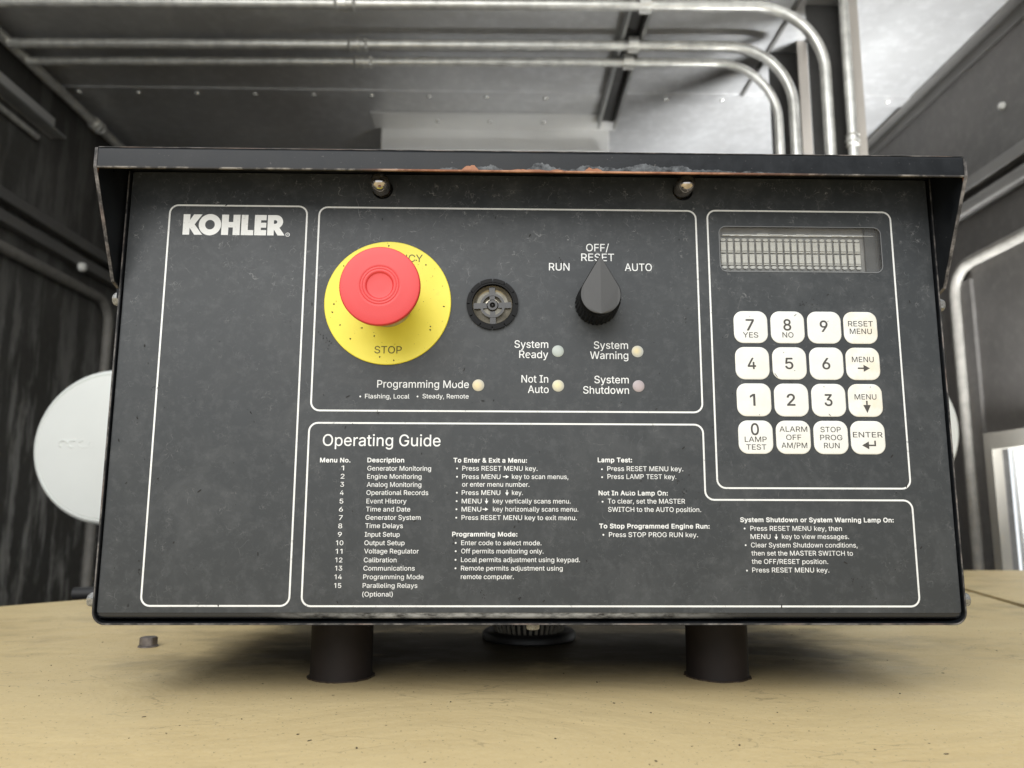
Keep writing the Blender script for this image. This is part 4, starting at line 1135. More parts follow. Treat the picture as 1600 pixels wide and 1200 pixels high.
for cx_, cz_, a_, l_ in ((0.1302, 0.1434, 0.7, 0.0011), (0.1192, 0.1131, 2.2, 0.0014), (0.1446, 0.0936, 2.3, 0.0010), (0.1465, 0.1405, 0.4, 0.0004), (0.1235, 0.1245, 1.2, 0.0004),
                         (0.1285, 0.1155, 0.2, 0.0004), (0.1425, 0.1075, 2.8, 0.0005), (0.1075, 0.1425, 0.3, 0.0003), (0.1100, 0.0935, 0.3, 0.0003), (0.1655, 0.1075, 0.4, 0.0004)):
    speck(bm, cx_, cz_, l_, 0.00016, a_, -0.00068)
for _ in range(60):
    t_, r_ = rnd.uniform(0, 6.28), 0.031 * rnd.random() ** 0.5
    s_ = rnd.choice((0.00012, 0.00016, 0.0002, 0.0004))
    if r_ > 0.014:
        speck(bm, -0.07195 + r_ * 0.96 * math.cos(t_), 0.14831 + r_ * 0.96 * math.sin(t_), s_ * 1.3, s_, t_, -0.00105)
part('dirt_specks', bm, M['dirt'], panel, kind='stuff')

# hood: sloping lid with a front lip and two tapering cheeks
ZL0, ZL1 = 0.2048, 0.2147
HX0, HX1 = -0.2042, 0.2032
bm = bmesh.new()
t_ = 0.0014
outer = [(YL, ZL0)] + [(YL + 0.0018 * (1 - math.cos(R(a_))), ZL1 - 0.0018 + 0.0018 * math.sin(R(a_))) for a_ in range(0, 91, 18)] + [(0.0, 0.2172), (0.208, 0.2235)]
inner = [(0.208, 0.2235 - t_), (0.0, 0.2172 - t_), (YL + 0.0024, ZL1 - t_), (YL + t_, ZL1 - 0.0024), (YL + t_, ZL0)]
prism(bm, [(outer + inner)[::-1]], HX0, HX1, to3=lambda a_, b_, c_: (c_, a_, b_))
cheek = [(YL + 0.0004, ZL0), (YL + 0.0004, ZL1 - 0.0012), (0.0, 0.2158), (0.206, 0.2218), (0.206, 0.1500), (0.0012, 0.1500), (0.0005, 0.1552), (-0.0046, 0.1572)]
for xa, xb in ((HX0, HX0 - 0.0013), (HX1 + 0.0013, HX1)):
    prism(bm, [cheek], xa, xb, to3=lambda a_, b_, c_: (c_, a_, b_))
hood = part('hood', bm, M['hood'], smooth=30)
bm = bmesh.new()
box(bm, HX0, HX1, YL - 0.0001, YL + 0.0011, ZL0 - 0.0006, ZL0 + 0.00012)
part('rusty_lip_edge', bm, M['rustedge'], hood)
bm = bmesh.new()
for xa, xb in ((HX0 - 0.0014, HX0 + 0.0001), (HX1 - 0.0001, HX1 + 0.0014)):
    q = [(YL, ZL0), (-0.0050, 0.1570), (-0.0052, 0.1564), (YL - 0.0004, ZL0 - 0.0003)]
    prism(bm, [q], xa, xb, to3=lambda a_, b_, c_: (c_, a_, b_))
    q = [(-0.0050, 0.1571), (0.0004, 0.1551), (0.0004, 0.1546), (-0.0052, 0.1566)]
    prism(bm, [q], xa, xb, to3=lambda a_, b_, c_: (c_, a_, b_))
box(bm, HX0, HX1, YL + 0.0002, YL + 0.0009, ZL1 - 0.0004, ZL1 - 0.0001)
for xa in (HX0 - 0.0014, HX1):
    box(bm, xa, xa + 0.0014, YL - 0.0003, YL + 0.0003, ZL0 - 0.0003, ZL1 - 0.0008)
part('worn_cheek_edge', bm, M['edge'], hood)

# panel lamps under the hood
for i, (x, z, tx, tz) in enumerate(((-0.0765, 0.2074, -0.06, 0.20), (0.0758, 0.2084, 0.02, 0.22))):
    bm = bmesh.new()
    prof = [(0.0030, 0.006), (0.0040, 0.003), (0.0045, 0.0), (0.0047, -0.004), (0.0047, -0.007)] + [(0.0047 * math.cos(R(t)), -0.0085 - 0.0050 * math.sin(R(t))) for t in range(10, 90, 8)] + [(0.0001, -0.01352)]
    lathe(bm, prof, 28)
    b = obj('panel_bulb', bm, M['bulb'], ctl, 60)
    b.location = (x, -0.06, z - Z_DECK)
    b['label'] = ('smoky clear bulb under the left half of the hood', 'smoky clear bulb under the right half of the hood')[i]
    bm = bmesh.new()
    lathe(bm, [(0.0056, 0.0035), (0.0056, 0.0195), (0.0050, 0.0195)], 24)
    o = obj('bulb_socket', bm, M['dirt'], b, 40)

# emergency stop
EX, EZ = -0.07195, 0.14831
bm = bmesh.new()
lathe(bm, [(0.0312, 0.0), (0.0312, -0.0006), (0.0309, -0.0009), (0.012, -0.0009)], 96)
est = obj('emergency_stop_button', bm, M['yellow'], ctl, 30)
est.location = (EX, -0.06, EZ - Z_DECK)
est['label'] = 'round red mushroom button on a yellow disc'
bm = bmesh.new()
lathe(bm, [(0.0125, -0.0008), (0.0125, -0.006), (0.0120, -0.0065), (0.0120, -0.0120), (0.0132, -0.0125), (0.0140, -0.0195), (0.0145, -0.0235)], 64)
obj('collar', bm, M['collar'], est, 35)
bm = bmesh.new()
cap = [(0.0110, -0.0250), (0.0165, -0.0256), (0.0180, -0.0266), (0.01842, -0.0280), (0.01848, -0.0296), (0.01835, -0.0302), (0.0180, -0.03055), (0.0172, -0.0307), (0.0140, -0.0309), (0.0100, -0.03105),
       (0.0092, -0.03110), (0.0089, -0.03095), (0.0086, -0.0311), (0.0080, -0.03112), (0.0077, -0.03098), (0.0074, -0.03112), (0.0066, -0.03112), (0.0062, -0.0309), (0.0058, -0.0305), (0.0050, -0.0304), (0.0020, -0.0304), (0.0004, -0.0304)]
lathe(bm, cap, 96)
obj('push_cap', bm, M['red'], est, 32, loc=(0.0005, 0, 0))
bm = bmesh.new()
write(bm, 'STOP', -77.71 - EX * 1000, -64.41 - EX * 1000, 122.66 - EZ * 1000, 3.63, 0, -0.00098)
obj('stop_lettering', bm, M['print_olive'], est)
bm = bmesh.new()
write(bm, 'EMERGENCY', -87.6 - EX * 1000, -55.19 - EX * 1000, 169.08 - EZ * 1000, 3.77, 0, -0.00098)
obj('emergency_lettering', bm, M['print_olive'], est)

# buzzer
BX, BZ = -0.0203, 0.1478
bm = bmesh.new()
lathe(bm, [(0.0116, 0.006), (0.0116, -0.0004), (0.0114, -0.0012), (0.0102, -0.0012), (0.0099, -0.0006), (0.0099, 0.0055)], 64)
bz = obj('buzzer', bm, M['blackp'], ctl, 35)
bz.location = (BX, -0.06, BZ - Z_DECK)
bm = bmesh.new()
for k in range(12):
    a0, a1 = R(k * 30 + 1.2), R(k * 30 + 28.8)
    lp = [(r_ * math.cos(a0 + (a1 - a0) * i / 5), r_ * math.sin(a0 + (a1 - a0) * i / 5)) for r_, rng in ((0.0128, range(6)), (0.0110, range(5, -1, -1))) for i in rng]
    prism(bm, [lp], -0.0016, -0.0001)
obj('notched_rim', bm, M['blackp'], bz)
bm = bmesh.new()
lathe(bm, [(0.0099, 0.001), (0.0090, 0.0026), (0.0078, 0.0034), (0.0060, 0.0036), (0.0040, 0.0034), (0.0028, 0.0030), (0.0003, 0.0028)][::-1], 56, caps=False)
obj('diaphragm', bm, M['brownp'], bz, 60)
bm = bmesh.new()
for k in range(4):
    a_ = R(90 * k + 2)
    c_, s_ = math.cos(a_), math.sin(a_)
    q = [(0.0020, -0.00125), (0.0099, -0.0015), (0.0099, 0.0015), (0.0020, 0.00125)]
    prism(bm, [[(px * c_ - pz * s_, px * s_ + pz * c_) for px, pz in q]], 0.0018, 0.0030)
prism(bm, [circ(0, 0, 0.0062, 40), circ(0, 0, 0.0050, 40)], 0.0015, 0.0028)
lathe(bm, [(0.0029, 0.003), (0.0029, 0.0012), (0.0025, 0.0008), (0.0014, 0.0008), (0.0011, 0.0016), (0.0006, 0.0010), (0.0002, 0.0006)], 28)
obj('cross_guard', bm, M['greyp'], bz, 30)
bm = bmesh.new()
lathe(bm, [(0.0100, 0.006), (0.0002, 0.006)], 24)
obj('backing', bm, M['dirt'], bz)

# selector knob
KX, KZ = 0.0313, 0.1483
bm = bmesh.new()
n = 120
rings = []
for (r0, y, amp) in ((0.0105, -0.0002, 0.00024), (0.0104, -0.004, 0.00024), (0.0101, -0.0125, 0.00024), (0.0098, -0.0148, 0.0002), (0.0093, -0.0156, 0.0)):
    ring = []
    for i in range(n):
        a_ = 2 * math.pi * i / n
        r_ = r0 + amp * (1 if (i // 2) % 2 else -1)
        ring.append(bm.verts.new((r_ * math.cos(a_), y, r_ * math.sin(a_))))
    rings.append(ring)
for a, b in zip(rings, rings[1:]):
    for i in range(n):
        bm.faces.new([a[i], a[(i + 1) % n], b[(i + 1) % n], b[i]])
bm.faces.new(rings[-1])
bm.faces.new(rings[0])
bmesh.ops.recalc_face_normals(bm, faces=bm.faces)
kn = obj('selector_knob', bm, M['knobside'], ctl)
kn.location = (KX, -0.06, KZ - Z_DECK)


def tear(r, tip, shr=0.0):
    """teardrop outline: circle of radius r with a tip above it"""
    b_ = math.acos(r / tip)
    out = []
    k = 30
    a0 = math.pi / 2 + b_
    a1 = math.pi / 2 - b_ + 2 * math.pi
    for i in range(k + 1):
        t = a0 + (a1 - a0) * i / k
        out.append((r * math.cos(t), r * math.sin(t)))
    out.append((0.0, tip))
    return out


bm = bmesh.new()
stack = [(0.0099, 0.0197, -0.0120), (0.0098, 0.0195, -0.0182), (0.0096, 0.0192, -0.0186), (0.0093, 0.0188, -0.0186)]
rings = [[bm.verts.new((p[0] - 0.0003, y, p[1])) for p in tear(r_, tp)] for r_, tp, y in stack]
for a, b in zip(rings, rings[1:]):
    nn = len(a)
    for i in range(nn):
        bm.faces.new([a[i], a[(i + 1) % nn], b[(i + 1) % nn], b[i]])
bm.faces.new(rings[0])
bmesh.ops.recalc_face_normals(bm, faces=bm.faces)
obj('pointer', bm, M['knobside'], kn, 30)
# two slightly tilted facets of its face, meeting on the centre line
bm = bmesh.new()
pts = tear(0.0094, 0.0189)
top = bm.verts.new((-0.0003, -0.0191, 0.0188))
bot = bm.verts.new((-0.0003, -0.0194, -0.0094))
left = [p for p in pts[:-1] if p[0] < -1e-4]
right = [p for p in pts[:-1] if p[0] > 1e-4]
lv = [bm.verts.new((p[0] - 0.0003, -0.0190 , p[1])) for p in left]
rv = [bm.verts.new((p[0] - 0.0003, -0.0187, p[1])) for p in right]
bm.faces.new([top] + lv + [bot])
bm.faces.new([bot] + rv + [top])
lv2 = [bm.verts.new((v.co.x, -0.0182, v.co.z)) for v in [top] + lv + [bot] + rv]
lp = [top] + lv + [bot] + rv
for i in range(len(lp)):
    bm.faces.new([lp[i], lp[(i + 1) % len(lp)], lv2[(i + 1) % len(lp)], lv2[i]])
bmesh.ops.triangulate(bm, faces=[f for f in bm.faces if len(f.verts) > 4])
bmesh.ops.recalc_face_normals(bm, faces=bm.faces)
obj('pointer_face', bm, M['knob'], kn)

# indicator lamps
LAMPS = [(12.01, 124.5, (0.36, 0.40, 0.375), (0.42, 0.46, 0.43), (0, 0), 'pale grey-green lamp beside System Ready'),
         (51.26, 124.6, (0.42, 0.43, 0.40), (0.66, 0.55, 0.30), (0.0006, -0.0003), 'grey lamp with yellow glow of its lens beside System Warning'),
         (12.02, 107.3, (0.46, 0.45, 0.38), (0.70, 0.63, 0.36), (0.0004, -0.0003), 'pale yellow lamp beside Not In Auto'),
         (51.36, 107.4, (0.34, 0.30, 0.31), (0.42, 0.35, 0.355), (0.0, 0.0004), 'dull pink lamp beside System Shutdown'),
         (-26.92, 107.31, (0.46, 0.44, 0.36), (0.72, 0.58, 0.32), (0.0006, 0.0), 'amber lamp beside Programming Mode')]
for x, z, ec, cc, off, lab in LAMPS:
    bm = bmesh.new()
    lathe(bm, [(0.0029, 0.0001), (0.0029, -0.0002), (0.0024, -0.00045), (0.0014, -0.0006), (0.0002, -0.00065)], 28)
    o = obj('indicator_lamp', bm, mat_lamp(ec, cc, off), ctl, 60)
    o.location = (x * MMS, -0.06, z * MMS - Z_DECK)
    o['label'] = lab

# display
bm = bmesh.new()
prism(bm, [rrect(0.0937, 0.1765, 0.1657, 0.1897, 0.0038, 8), rrect(0.0941, 0.1761, 0.1661, 0.1893, 0.0034, 8)], -0.00022, 0.0004)
dw = part('display_window', bm, M['lip'])
bm = bmesh.new()
sheet(bm, [rrect(0.0920, 0.1780, 0.1640, 0.1915, 0.001, 2)], 0.0045)
part('display_backing', bm, M['dispback'], dw)
bm = bmesh.new()
box(bm, 0.1695, 0.1790, 0.0030, 0.0044, 0.1641, 0.1914)
part('dark_end_plate', bm, M['dispdark'], dw)
bm = bmesh.new()
sheet(bm, [rrect(0.0935, 0.1767, 0.1655, 0.1899, 0.003, 6)], 0.00042)
part('window_pane', bm, M['window'], dw)
bm = bmesh.new()
rn = random.Random(3)
x = 0.0965
while x < 0.167:
    l = rn.uniform(0.002, 0.010)
    zz = 0.1860 + rn.gauss(0, 0.00012)
    box(bm, x, x + l, 0.0026, 0.0030, zz, zz + rn.uniform(0.00015, 0.0004))
    x += l + rn.uniform(0.0003, 0.003)
box(bm, 0.0965, 0.1685, 0.0031, 0.0036, 0.1857, 0.1864)
part('bright_wire', bm, M['bright'], dw)


def base_of(p):
    b_ = Vector((0, 0, 0))
    while p:
        b_ += p.location
        p = p.parent
    return b_


cell0 = bump0 = None
for row, (z0, z1, u0, u1, bz_) in enumerate(((177.8, 182.38, 176.85, 177.50, 183.6), (171.44, 175.94, 170.50, 171.07, 169.15))):
    for k in range(20):
        x = (96.86 + 3.617 * k) * MMS
        if cell0 is None:
            bm = bmesh.new()
            h = 0.0023
            box(bm, -0.00123, 0.00123, 0, 0.0006, -h, h)
            box(bm, -0.00130, 0.00118, 0, 0.0006, -h - 0.00098, -h - 0.00036)
            cell0 = obj('character_cell', bm, M['cell'], dw)
            c = cell0
            bm = bmesh.new()
            lp = [(0.00128 * math.cos(R(t)), 0.00075 * math.sin(R(t))) for t in range(0, 360, 20)]
            prism(bm, [lp], 0, 0.0005)
            bump0 = obj('contact_dot', bm, M['cell'], dw)
            d = bump0
        else:
            c = copy_obj(cell0, dw)
            d = copy_obj(bump0, dw)
        zc = (z0 + z1) / 2 * MMS
        c.location = Vector((x, 0.0030, zc)) - base_of(dw)
        d.location = Vector((x + (0.0002 if row else 0), 0.0032, bz_ * MMS)) - base_of(dw)

# keys
COLS = (107.8, 126.2, 144.57, 162.7)
ROWS = (137.3, 119.1, 100.9, 82.64)
keym = [mat_key(s) for s in (0.10, 0.25, 0.60)]
stain = {(0, 3): 2, (1, 3): 2, (2, 3): 2, (2, 0): 1, (1, 0): 1, (1, 1): 1, (3, 1): 1, (3, 3): 1, (2, 1): 0}
names = {(0, 0): '7 YES', (0, 1): '8 NO', (0, 2): '9', (0, 3): 'RESET MENU', (1, 0): '4', (1, 1): '5', (1, 2): '6', (1, 3): 'MENU and right arrow',
         (2, 0): '1', (2, 1): '2', (2, 2): '3', (2, 3): 'MENU and down arrow', (3, 0): '0 LAMP TEST', (3, 1): 'ALARM OFF AM/PM', (3, 2): 'STOP PROG RUN', (3, 3): 'ENTER'}


def srect(w, h, r, n=7):
    return rrect(-w, w, -h, h, r, n)


def key_mesh():
    bm_ = bmesh.new()
    lay = [(0.0084, 0.0081, 0.0046, 0.00002), (0.0084, 0.0081, 0.0046, -0.00030), (0.0082, 0.0079, 0.0045, -0.00045), (0.0078, 0.0075, 0.0042, -0.00052)]
    rg = [[bm_.verts.new((p[0], y, p[1])) for p in srect(w, h, r)] for w, h, r, y in lay]
    for a_, b_ in zip(rg, rg[1:]):
        k_ = len(a_)
        for i_ in range(k_):
            bm_.faces.new([a_[i_], a_[(i_ + 1) % k_], b_[(i_ + 1) % k_], b_[i_]])
    bm_.faces.new(rg[-1])
    bmesh.ops.recalc_face_normals(bm_, faces=bm_.faces)
    return bm_


YK = -0.0006
keytexts = {}
for s, x0, x1, z, cap, bold in KEY_TEXT:
    cx_ = (x0 + x1) / 2
    ci = min(range(4), key=lambda i: abs(COLS[i] - cx_))
    ri = min(range(4), key=lambda i: abs(ROWS[i] - (z + cap / 2)))
    keytexts.setdefault((ri, ci), []).append((s, x0, x1, z, cap, bold))
for ri in range(4):
    for ci in range(4):
        cx_, cz_ = COLS[ci], ROWS[ri]
        key = obj('key', key_mesh(), keym[stain.get((ri, ci), 0)], ctl, 40)
        key.location = (cx_ * MMS, -0.06, cz_ * MMS - Z_DECK)
        key['label'] = 'white rounded key marked ' + names[(ri, ci)]
        bm = bmesh.new()
        for s, x0, x1, z, cap, bold in keytexts.get((ri, ci), []):
            write(bm, s, x0 - cx_, x1 - cx_, z - cz_, cap, bold, YK)
        if (ri, ci) == (1, 3):
            arrow(bm, 159.94 - cx_, 116.86 - cz_, 165.9 - cx_, 116.86 - cz_, 3.1, 1.75, 0.35, YK)
        if (ri, ci) == (2, 3):
            arrow(bm, 163.25 - cx_, 100.7 - cz_, 163.2 - cx_, 94.7 - cz_, 3.9, 1.85, 0.38, YK)
        if (ri, ci) == (3, 3):
            arrow(bm, 165.9 - cx_, 78.87 - cz_, 159.5 - cx_, 78.87 - cz_, 3.4, 1.9, 0.35, YK)
            q = [(165.55, 78.52), (166.3, 78.52), (166.3, 81.15), (165.55, 81.15)]
            sheet(bm, [[((a_ - cx_) * MMS, (b_ - cz_) * MMS) for a_, b_ in q]], YK - 0.00004)
        obj('key_legend', bm, M['print_dark'], key)

# screws at the sides and below


def screw_mesh(r=0.0036, h=0.0054):
    bm_ = bmesh.new()
    rg = []
    for k_, (rr, hh) in enumerate(((1.15, 0), (1.15, 0.18), (0.98, 0.2), (0.98, 0.8), (0.8, 1.0), (0.3, 1.0))):
        ring_ = []
        nn_ = 12
        for i_ in range(nn_):
            a_ = 2 * math.pi * i_ / nn_
            hexr = math.cos(math.pi / 6) / math.cos((a_ % (math.pi / 3)) - math.pi / 6) if 1 < k_ < 4 else 1
            ring_.append(bm_.verts.new((hh * h, rr * r * hexr * math.cos(a_), rr * r * hexr * math.sin(a_))))
        rg.append(ring_)
    for a_, b_ in zip(rg, rg[1:]):
        for i_ in range(12):
            bm_.faces.new([a_[i_], a_[(i_ + 1) % 12], b_[(i_ + 1) % 12], b_[i_]])
    bm_.faces.new(rg[-1])
    bm_.faces.new(rg[0])
    bmesh.ops.recalc_face_normals(bm_, faces=bm_.faces)
    return bm_


s0 = obj('housing_screw', screw_mesh(), M['zinc'], ctl, 40)
spots = [((XL, 0.0062, 0.1505), math.pi), ((XL, 0.0062, 0.0052), math.pi), ((XR, 0.0062, 0.1508), 0.0), ((XR, 0.0062, 0.0055), 0.0)]
for i, (p, rz) in enumerate(spots):
    s = s0 if i == 0 else copy_obj(s0, ctl)
    s.location = (p[0], p[1] - 0.06, p[2] - Z_DECK)
    s.rotation_euler = (0.3 * i, 0, rz)
s = copy_obj(s0, ctl)
s.scale = (0.55, 1, 1)
s.location = (-0.0002, 0.0062 - 0.06, zb - Z_DECK)
s.rotation_euler = (0, R(90), 0)

# the two pipe posts the box stands on
pz0 = None
for i, x in enumerate((-0.1000, 0.1017)):
    bm = bmesh.new()
    lathe(bm, [(0.0161, 0.0), (0.0166, 0.0006), (0.0163, 0.004), (0.0163, -Z_DECK + zb)], 56, axis='z')
    o = obj('pipe_post', bm, M['pipe'], ctl, 40)
    o.location = (x, 0.0, 0.0)
    o['label'] = ('brown-black pipe post under the left half of the box', 'brown-black pipe post under the right half of the box')[i]
    bm = bmesh.new()
    rr = random.Random(20 + i)
    lp = [((0.0166 + rr.uniform(0, 0.0015)) * math.cos(2 * math.pi * k / 60), (0.0166 + rr.uniform(0, 0.0015)) * math.sin(2 * math.pi * k / 60)) for k in range(60)]
    prism(bm, [lp], 0.0007, 0.0, to3=lambda a_, b_, c_: (a_, b_, c_))
    obj('grease_ring', bm, M['grease'], o)

# ================================================================== the deck
tri = lambda a_, b_, c_: (a_, b_, c_)
bm = bmesh.new()
prism(bm, [[(-0.62, -0.48), (0.315, -0.48), (0.4560, 0.3353), (0.4925, 0.4980), (0.50, 0.53), (0.40, 0.535), (0.36, 0.39), (-0.4080, 0.3880), (-0.62, 0.17)]], Z_DECK, Z_DECK - 0.012, to3=tri)
dk = obj('deck', bm, M['deck'])
tag(dk, 'tan painted steel deck with dust, scratches and soft dents', kind='structure')
bm = bmesh.new()
prism(bm, [[(0.320, -0.48), (0.95, -0.48), (0.95, 0.7065), (0.54, 0.7065), (0.4612, 0.3350)]], Z_DECK + 0.0015, Z_DECK - 0.012, to3=tri)
tag(obj('deck', bm, M['deck']), 'tan deck panel right of the seam', kind='structure')
bm = bmesh.new()
prism(bm, [[(-0.40, 0.389), (0.36, 0.391), (0.40, 0.536), (0.46, 0.54), (0.53, 0.7065), (-0.3, 0.7065)]], Z_DECK - 0.030, Z_DECK - 0.04, to3=tri)
tag(obj('deck', bm, M['floor']), 'dark lower ledge behind the deck', kind='structure')

# grit on the deck
bm = bmesh.new()
for _ in range(320):
    x, y = rnd.uniform(-0.36, 0.42), rnd.uniform(-0.13, 0.30)
    s = rnd.choice((0.00016, 0.0002, 0.00025, 0.0003, 0.00045))
    l = s * rnd.uniform(1, 2.5)
    a_ = rnd.uniform(0, 3.14)
    n = 6
    pts = []
    for i in range(n):
        t = 2 * math.pi * i / n
        k = rnd.uniform(0.7, 1.1)
        px, pz = l * k * math.cos(t), s * k * math.sin(t)
        pts.append((x + px * math.cos(a_) - pz * math.sin(a_), y + px * math.sin(a_) + pz * math.cos(a_)))
    prism(bm, [pts], Z_DECK + s * 0.5, Z_DECK, to3=tri)
tag(obj('grit', bm, M['grease']), 'fine dark grit scattered over the tan deck', 'grit', kind='stuff')

# loose bolt head on the deck
blt = empty('deck_bolt', (-0.2402, 0.146, Z_DECK))
tag(blt, 'small grey corroded bolt head on the tan deck, left of the box', 'bolt')
bm = bmesh.new()
hexl = [(0.0056 * math.cos(R(60 * i + 14)), 0.0056 * math.sin(R(60 * i + 14))) for i in range(6)]
prism(bm, [hexl], 0.0060, 0.0008, to3=tri)
bmesh.ops.bevel(bm, geom=[e_ for e_ in bm.edges], offset=0.0004, segments=2, affect='EDGES')
obj('bolt_head', bm, M['boltm'], blt)
bm = bmesh.new()
lathe(bm, [(0.0062, 0.0), (0.0062, 0.0006), (0.0058, 0.0009), (0.002, 0.0009)], 24, axis='z')
obj('washer', bm, M['boltm'], blt, 30)

# ribbed funnel-shaped boot below the box
cb = empty('ribbed_boot', (0.005, 0.176, Z_DECK))
tag(cb, 'dark funnel-shaped boot with pale ribs behind the box, between the two pipe posts', 'boot')
bm = bmesh.new()
lathe(bm, [(0.030, 0.0), (0.0320, 0.001), (0.0320, 0.004), (0.0305, 0.0058), (0.027, 0.0062), (0.0245, 0.0045), (0.002, 0.0045)], 48, axis='z')
obj('base_ring', bm, M['hose'], cb, 50)
bm = bmesh.new()
lathe(bm, [(0.0215, 0.0035), (0.0300, 0.030), (0.0300, 0.036), (0.002, 0.036)], 48, axis='z')
obj('core', bm, M['hose'], cb, 40)
rib0 = None
for k in range(40):
    if rib0 is None:
        bm = bmesh.new()
        prism(bm, [[(0.0212, 0.0040), (0.0232, 0.0040), (0.0318, 0.0300), (0.0318, 0.0350), (0.0296, 0.0350), (0.0296, 0.0300)]], -0.00085, 0.00085)
        rib0 = obj('rib', bm, M['wire'], cb)
        rb = rib0
    else:
        rb = copy_obj(rib0, cb)
    rb.rotation_euler = (0, 0, 2 * math.pi * k / 40)

# black hose behind the deck, left
bm = bmesh.new()
tube(bm, [(-0.425, 0.402, Z_DECK + 0.0035), (-0.40, 0.403, Z_DECK + 0.004), (-0.30, 0.404, Z_DECK + 0.003), (-0.22, 0.40, Z_DECK - 0.004)], 0.0065, 14)
tag(obj('rubber_hose', bm, M['hose'], smooth=60), 'black rubber hose lying along the back edge of the deck, left of the box', 'hose')

# ================================================================== enclosure
ZC = 0.900
XWL, XWR = -0.93, 0.875
bm = boxes((XWL - 0.02, XWR + 0.02, 0.55, 1.155, ZC, ZC + 0.02), (XWL - 0.02, XWR + 0.02, 1.150, 1.95, ZC + 0.004, ZC + 0.024))
ceil = tag(obj('ceiling', bm, M['ceiling']), 'galvanised sheet ceiling of the enclosure', kind='structure')
bm = boxes((XWL, XWR, 1.120, 1.158, ZC - 0.0025, ZC - 0.0002))
obj('lap_seam', bm, M['ceiling'], ceil)


def dome(r=0.006, h=0.004):
    bm_ = bmesh.new()
    return lathe(bm_, [(r, 0), (r * 0.95, -h * 0.5), (r * 0.6, -h * 0.9), (r * 0.1, -h)], 12, axis='z')


sc0 = obj('screw', dome(0.0055), M['bright'], ceil, 60)
sx = (-0.895, -0.772, -0.650, -0.529, -0.407, -0.286, -0.165, -0.045, 0.080, 0.205, 0.335, 0.455, 0.575, 0.695, 0.81)
for i, x in enumerate(sx):
    s = sc0 if i == 0 else copy_obj(sc0, ceil)
    s.location = (x, 1.139, ZC - 0.0025)
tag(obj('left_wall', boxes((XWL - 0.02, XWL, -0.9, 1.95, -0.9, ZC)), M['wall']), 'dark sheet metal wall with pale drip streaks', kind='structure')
# right wall with a window opening (y 0.62..0.965, z -0.05..0.150)
WY0, WY1, WZ0, WZ1 = 0.58, 0.986, -0.20, 0.152
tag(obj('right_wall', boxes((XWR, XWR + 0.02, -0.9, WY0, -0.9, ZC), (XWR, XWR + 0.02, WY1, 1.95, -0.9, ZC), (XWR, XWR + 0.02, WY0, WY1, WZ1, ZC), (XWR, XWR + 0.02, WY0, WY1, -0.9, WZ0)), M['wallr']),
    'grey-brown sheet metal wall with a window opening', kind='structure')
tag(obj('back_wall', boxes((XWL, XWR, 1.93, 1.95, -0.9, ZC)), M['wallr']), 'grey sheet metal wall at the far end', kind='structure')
tag(obj('floor', boxes((XWL - 0.02, XWR + 0.02, -0.9, 1.95, -0.92, -0.9)), M['floor']), 'dark floor of the enclosure', kind='structure')

# window in the right wall
win = empty('louvred_window', (XWR, (WY0 + WY1) / 2, (WZ0 + WZ1) / 2))
tag(win, 'bright window with white upright slats in a grey frame at the right', 'window')
part('window_frame', boxes((XWR - 0.012, XWR + 0.006, WY1 - 0.004, WY1 + 0.018, WZ0 - 0.03, WZ1 + 0.026), (XWR - 0.012, XWR + 0.006, WY0 - 0.03, WY0 + 0.004, WZ0 - 0.03, WZ1 + 0.026),
                           (XWR - 0.0118, XWR + 0.006, WY0 + 0.004, WY1 - 0.004, WZ1 - 0.004, WZ1 + 0.0258), (XWR - 0.0118, XWR + 0.006, WY0 + 0.004, WY1 - 0.004, WZ0 - 0.0298, WZ0 + 0.004)), M['frame'], win)
slat0 = None
for k in range(9):
    y = WY1 - 0.030 - 0.040 * k
    if slat0 is None:
        slat0 = obj('slat', boxes((-0.004, 0.004, -0.006, 0.006, -0.17, 0.17), bevel=0.001), M['slat'], win)
        s = slat0
    else:
        s = copy_obj(slat0, win)
    s.location = Vector((XWR + 0.012, y, (WZ0 + WZ1) / 2)) - win.location

# rubber trims: rounded loops on both side walls
for (xw, yb, zt_, zb_, sgn, lab, nm) in ((XWL, 1.384, 0.508, -0.5, 1, 'rounded grey door seal on the dark streaked left wall', 'left'), (XWR, 1.052, 0.500, -0.5, -1, 'rounded grey door seal on the right wall beside the window', 'right')):
    bm = bmesh.new()
    x_ = xw + sgn * 0.010
    pts = bend((x_, -0.6, zt_), (x_, yb, zt_), (x_, yb, zb_), 0.055, 12)
    tube(bm, pts, 0.011, 12)
    t = tag(obj('door_seal', bm, M['trim'], smooth=60), lab, 'door seal', 'door seals on the side walls')
# door leaf inside the left trim stands slightly proud
tag(obj('door_leaf', boxes((XWR - 0.008, XWR - 0.0005, 1.008, 1.038, -0.5, 0.47)), M['wallr']), 'grey-brown door edge strip inside the right door seal', 'door leaf')
# horizontal rails along the walls
for (xw, sgn, zs, lab, mt) in ((XWL, 1, (0.560, 0.600), 'dark double rail along the left wall above its door seal', 'rail'), (XWR, -1, (0.600, 0.640), 'grey-brown double rail along the right wall above its door seal', 'rail')):
    r_ = empty('wall_rail', (xw, 0.5, zs[0]))
    tag(r_, lab, 'rail', 'rails along the side walls')
    if sgn > 0:
        bm = bmesh.new()
        lathe(bm, [(0.010, 0), (0.010, 0.008), (0.007, 0.012), (0.001, 0.013)], 16, axis='x', center=(XWL + 0.022, 1.226, 0.545))
        part('round_knob', bm, M['cellbar'], r_, 60)
    for z in zs:
        a_, b_ = sorted((xw, xw + sgn * 0.022))
        part('rail_bar', boxes((a_, b_, -0.7, 1.92, z - 0.011, z + 0.011), bevel=0.003), M[mt], r_)
bm = bmesh.new()
lathe(bm, [(0.007, 0), (0.006, -0.006), (0.001, -0.008)], 12, axis='x')
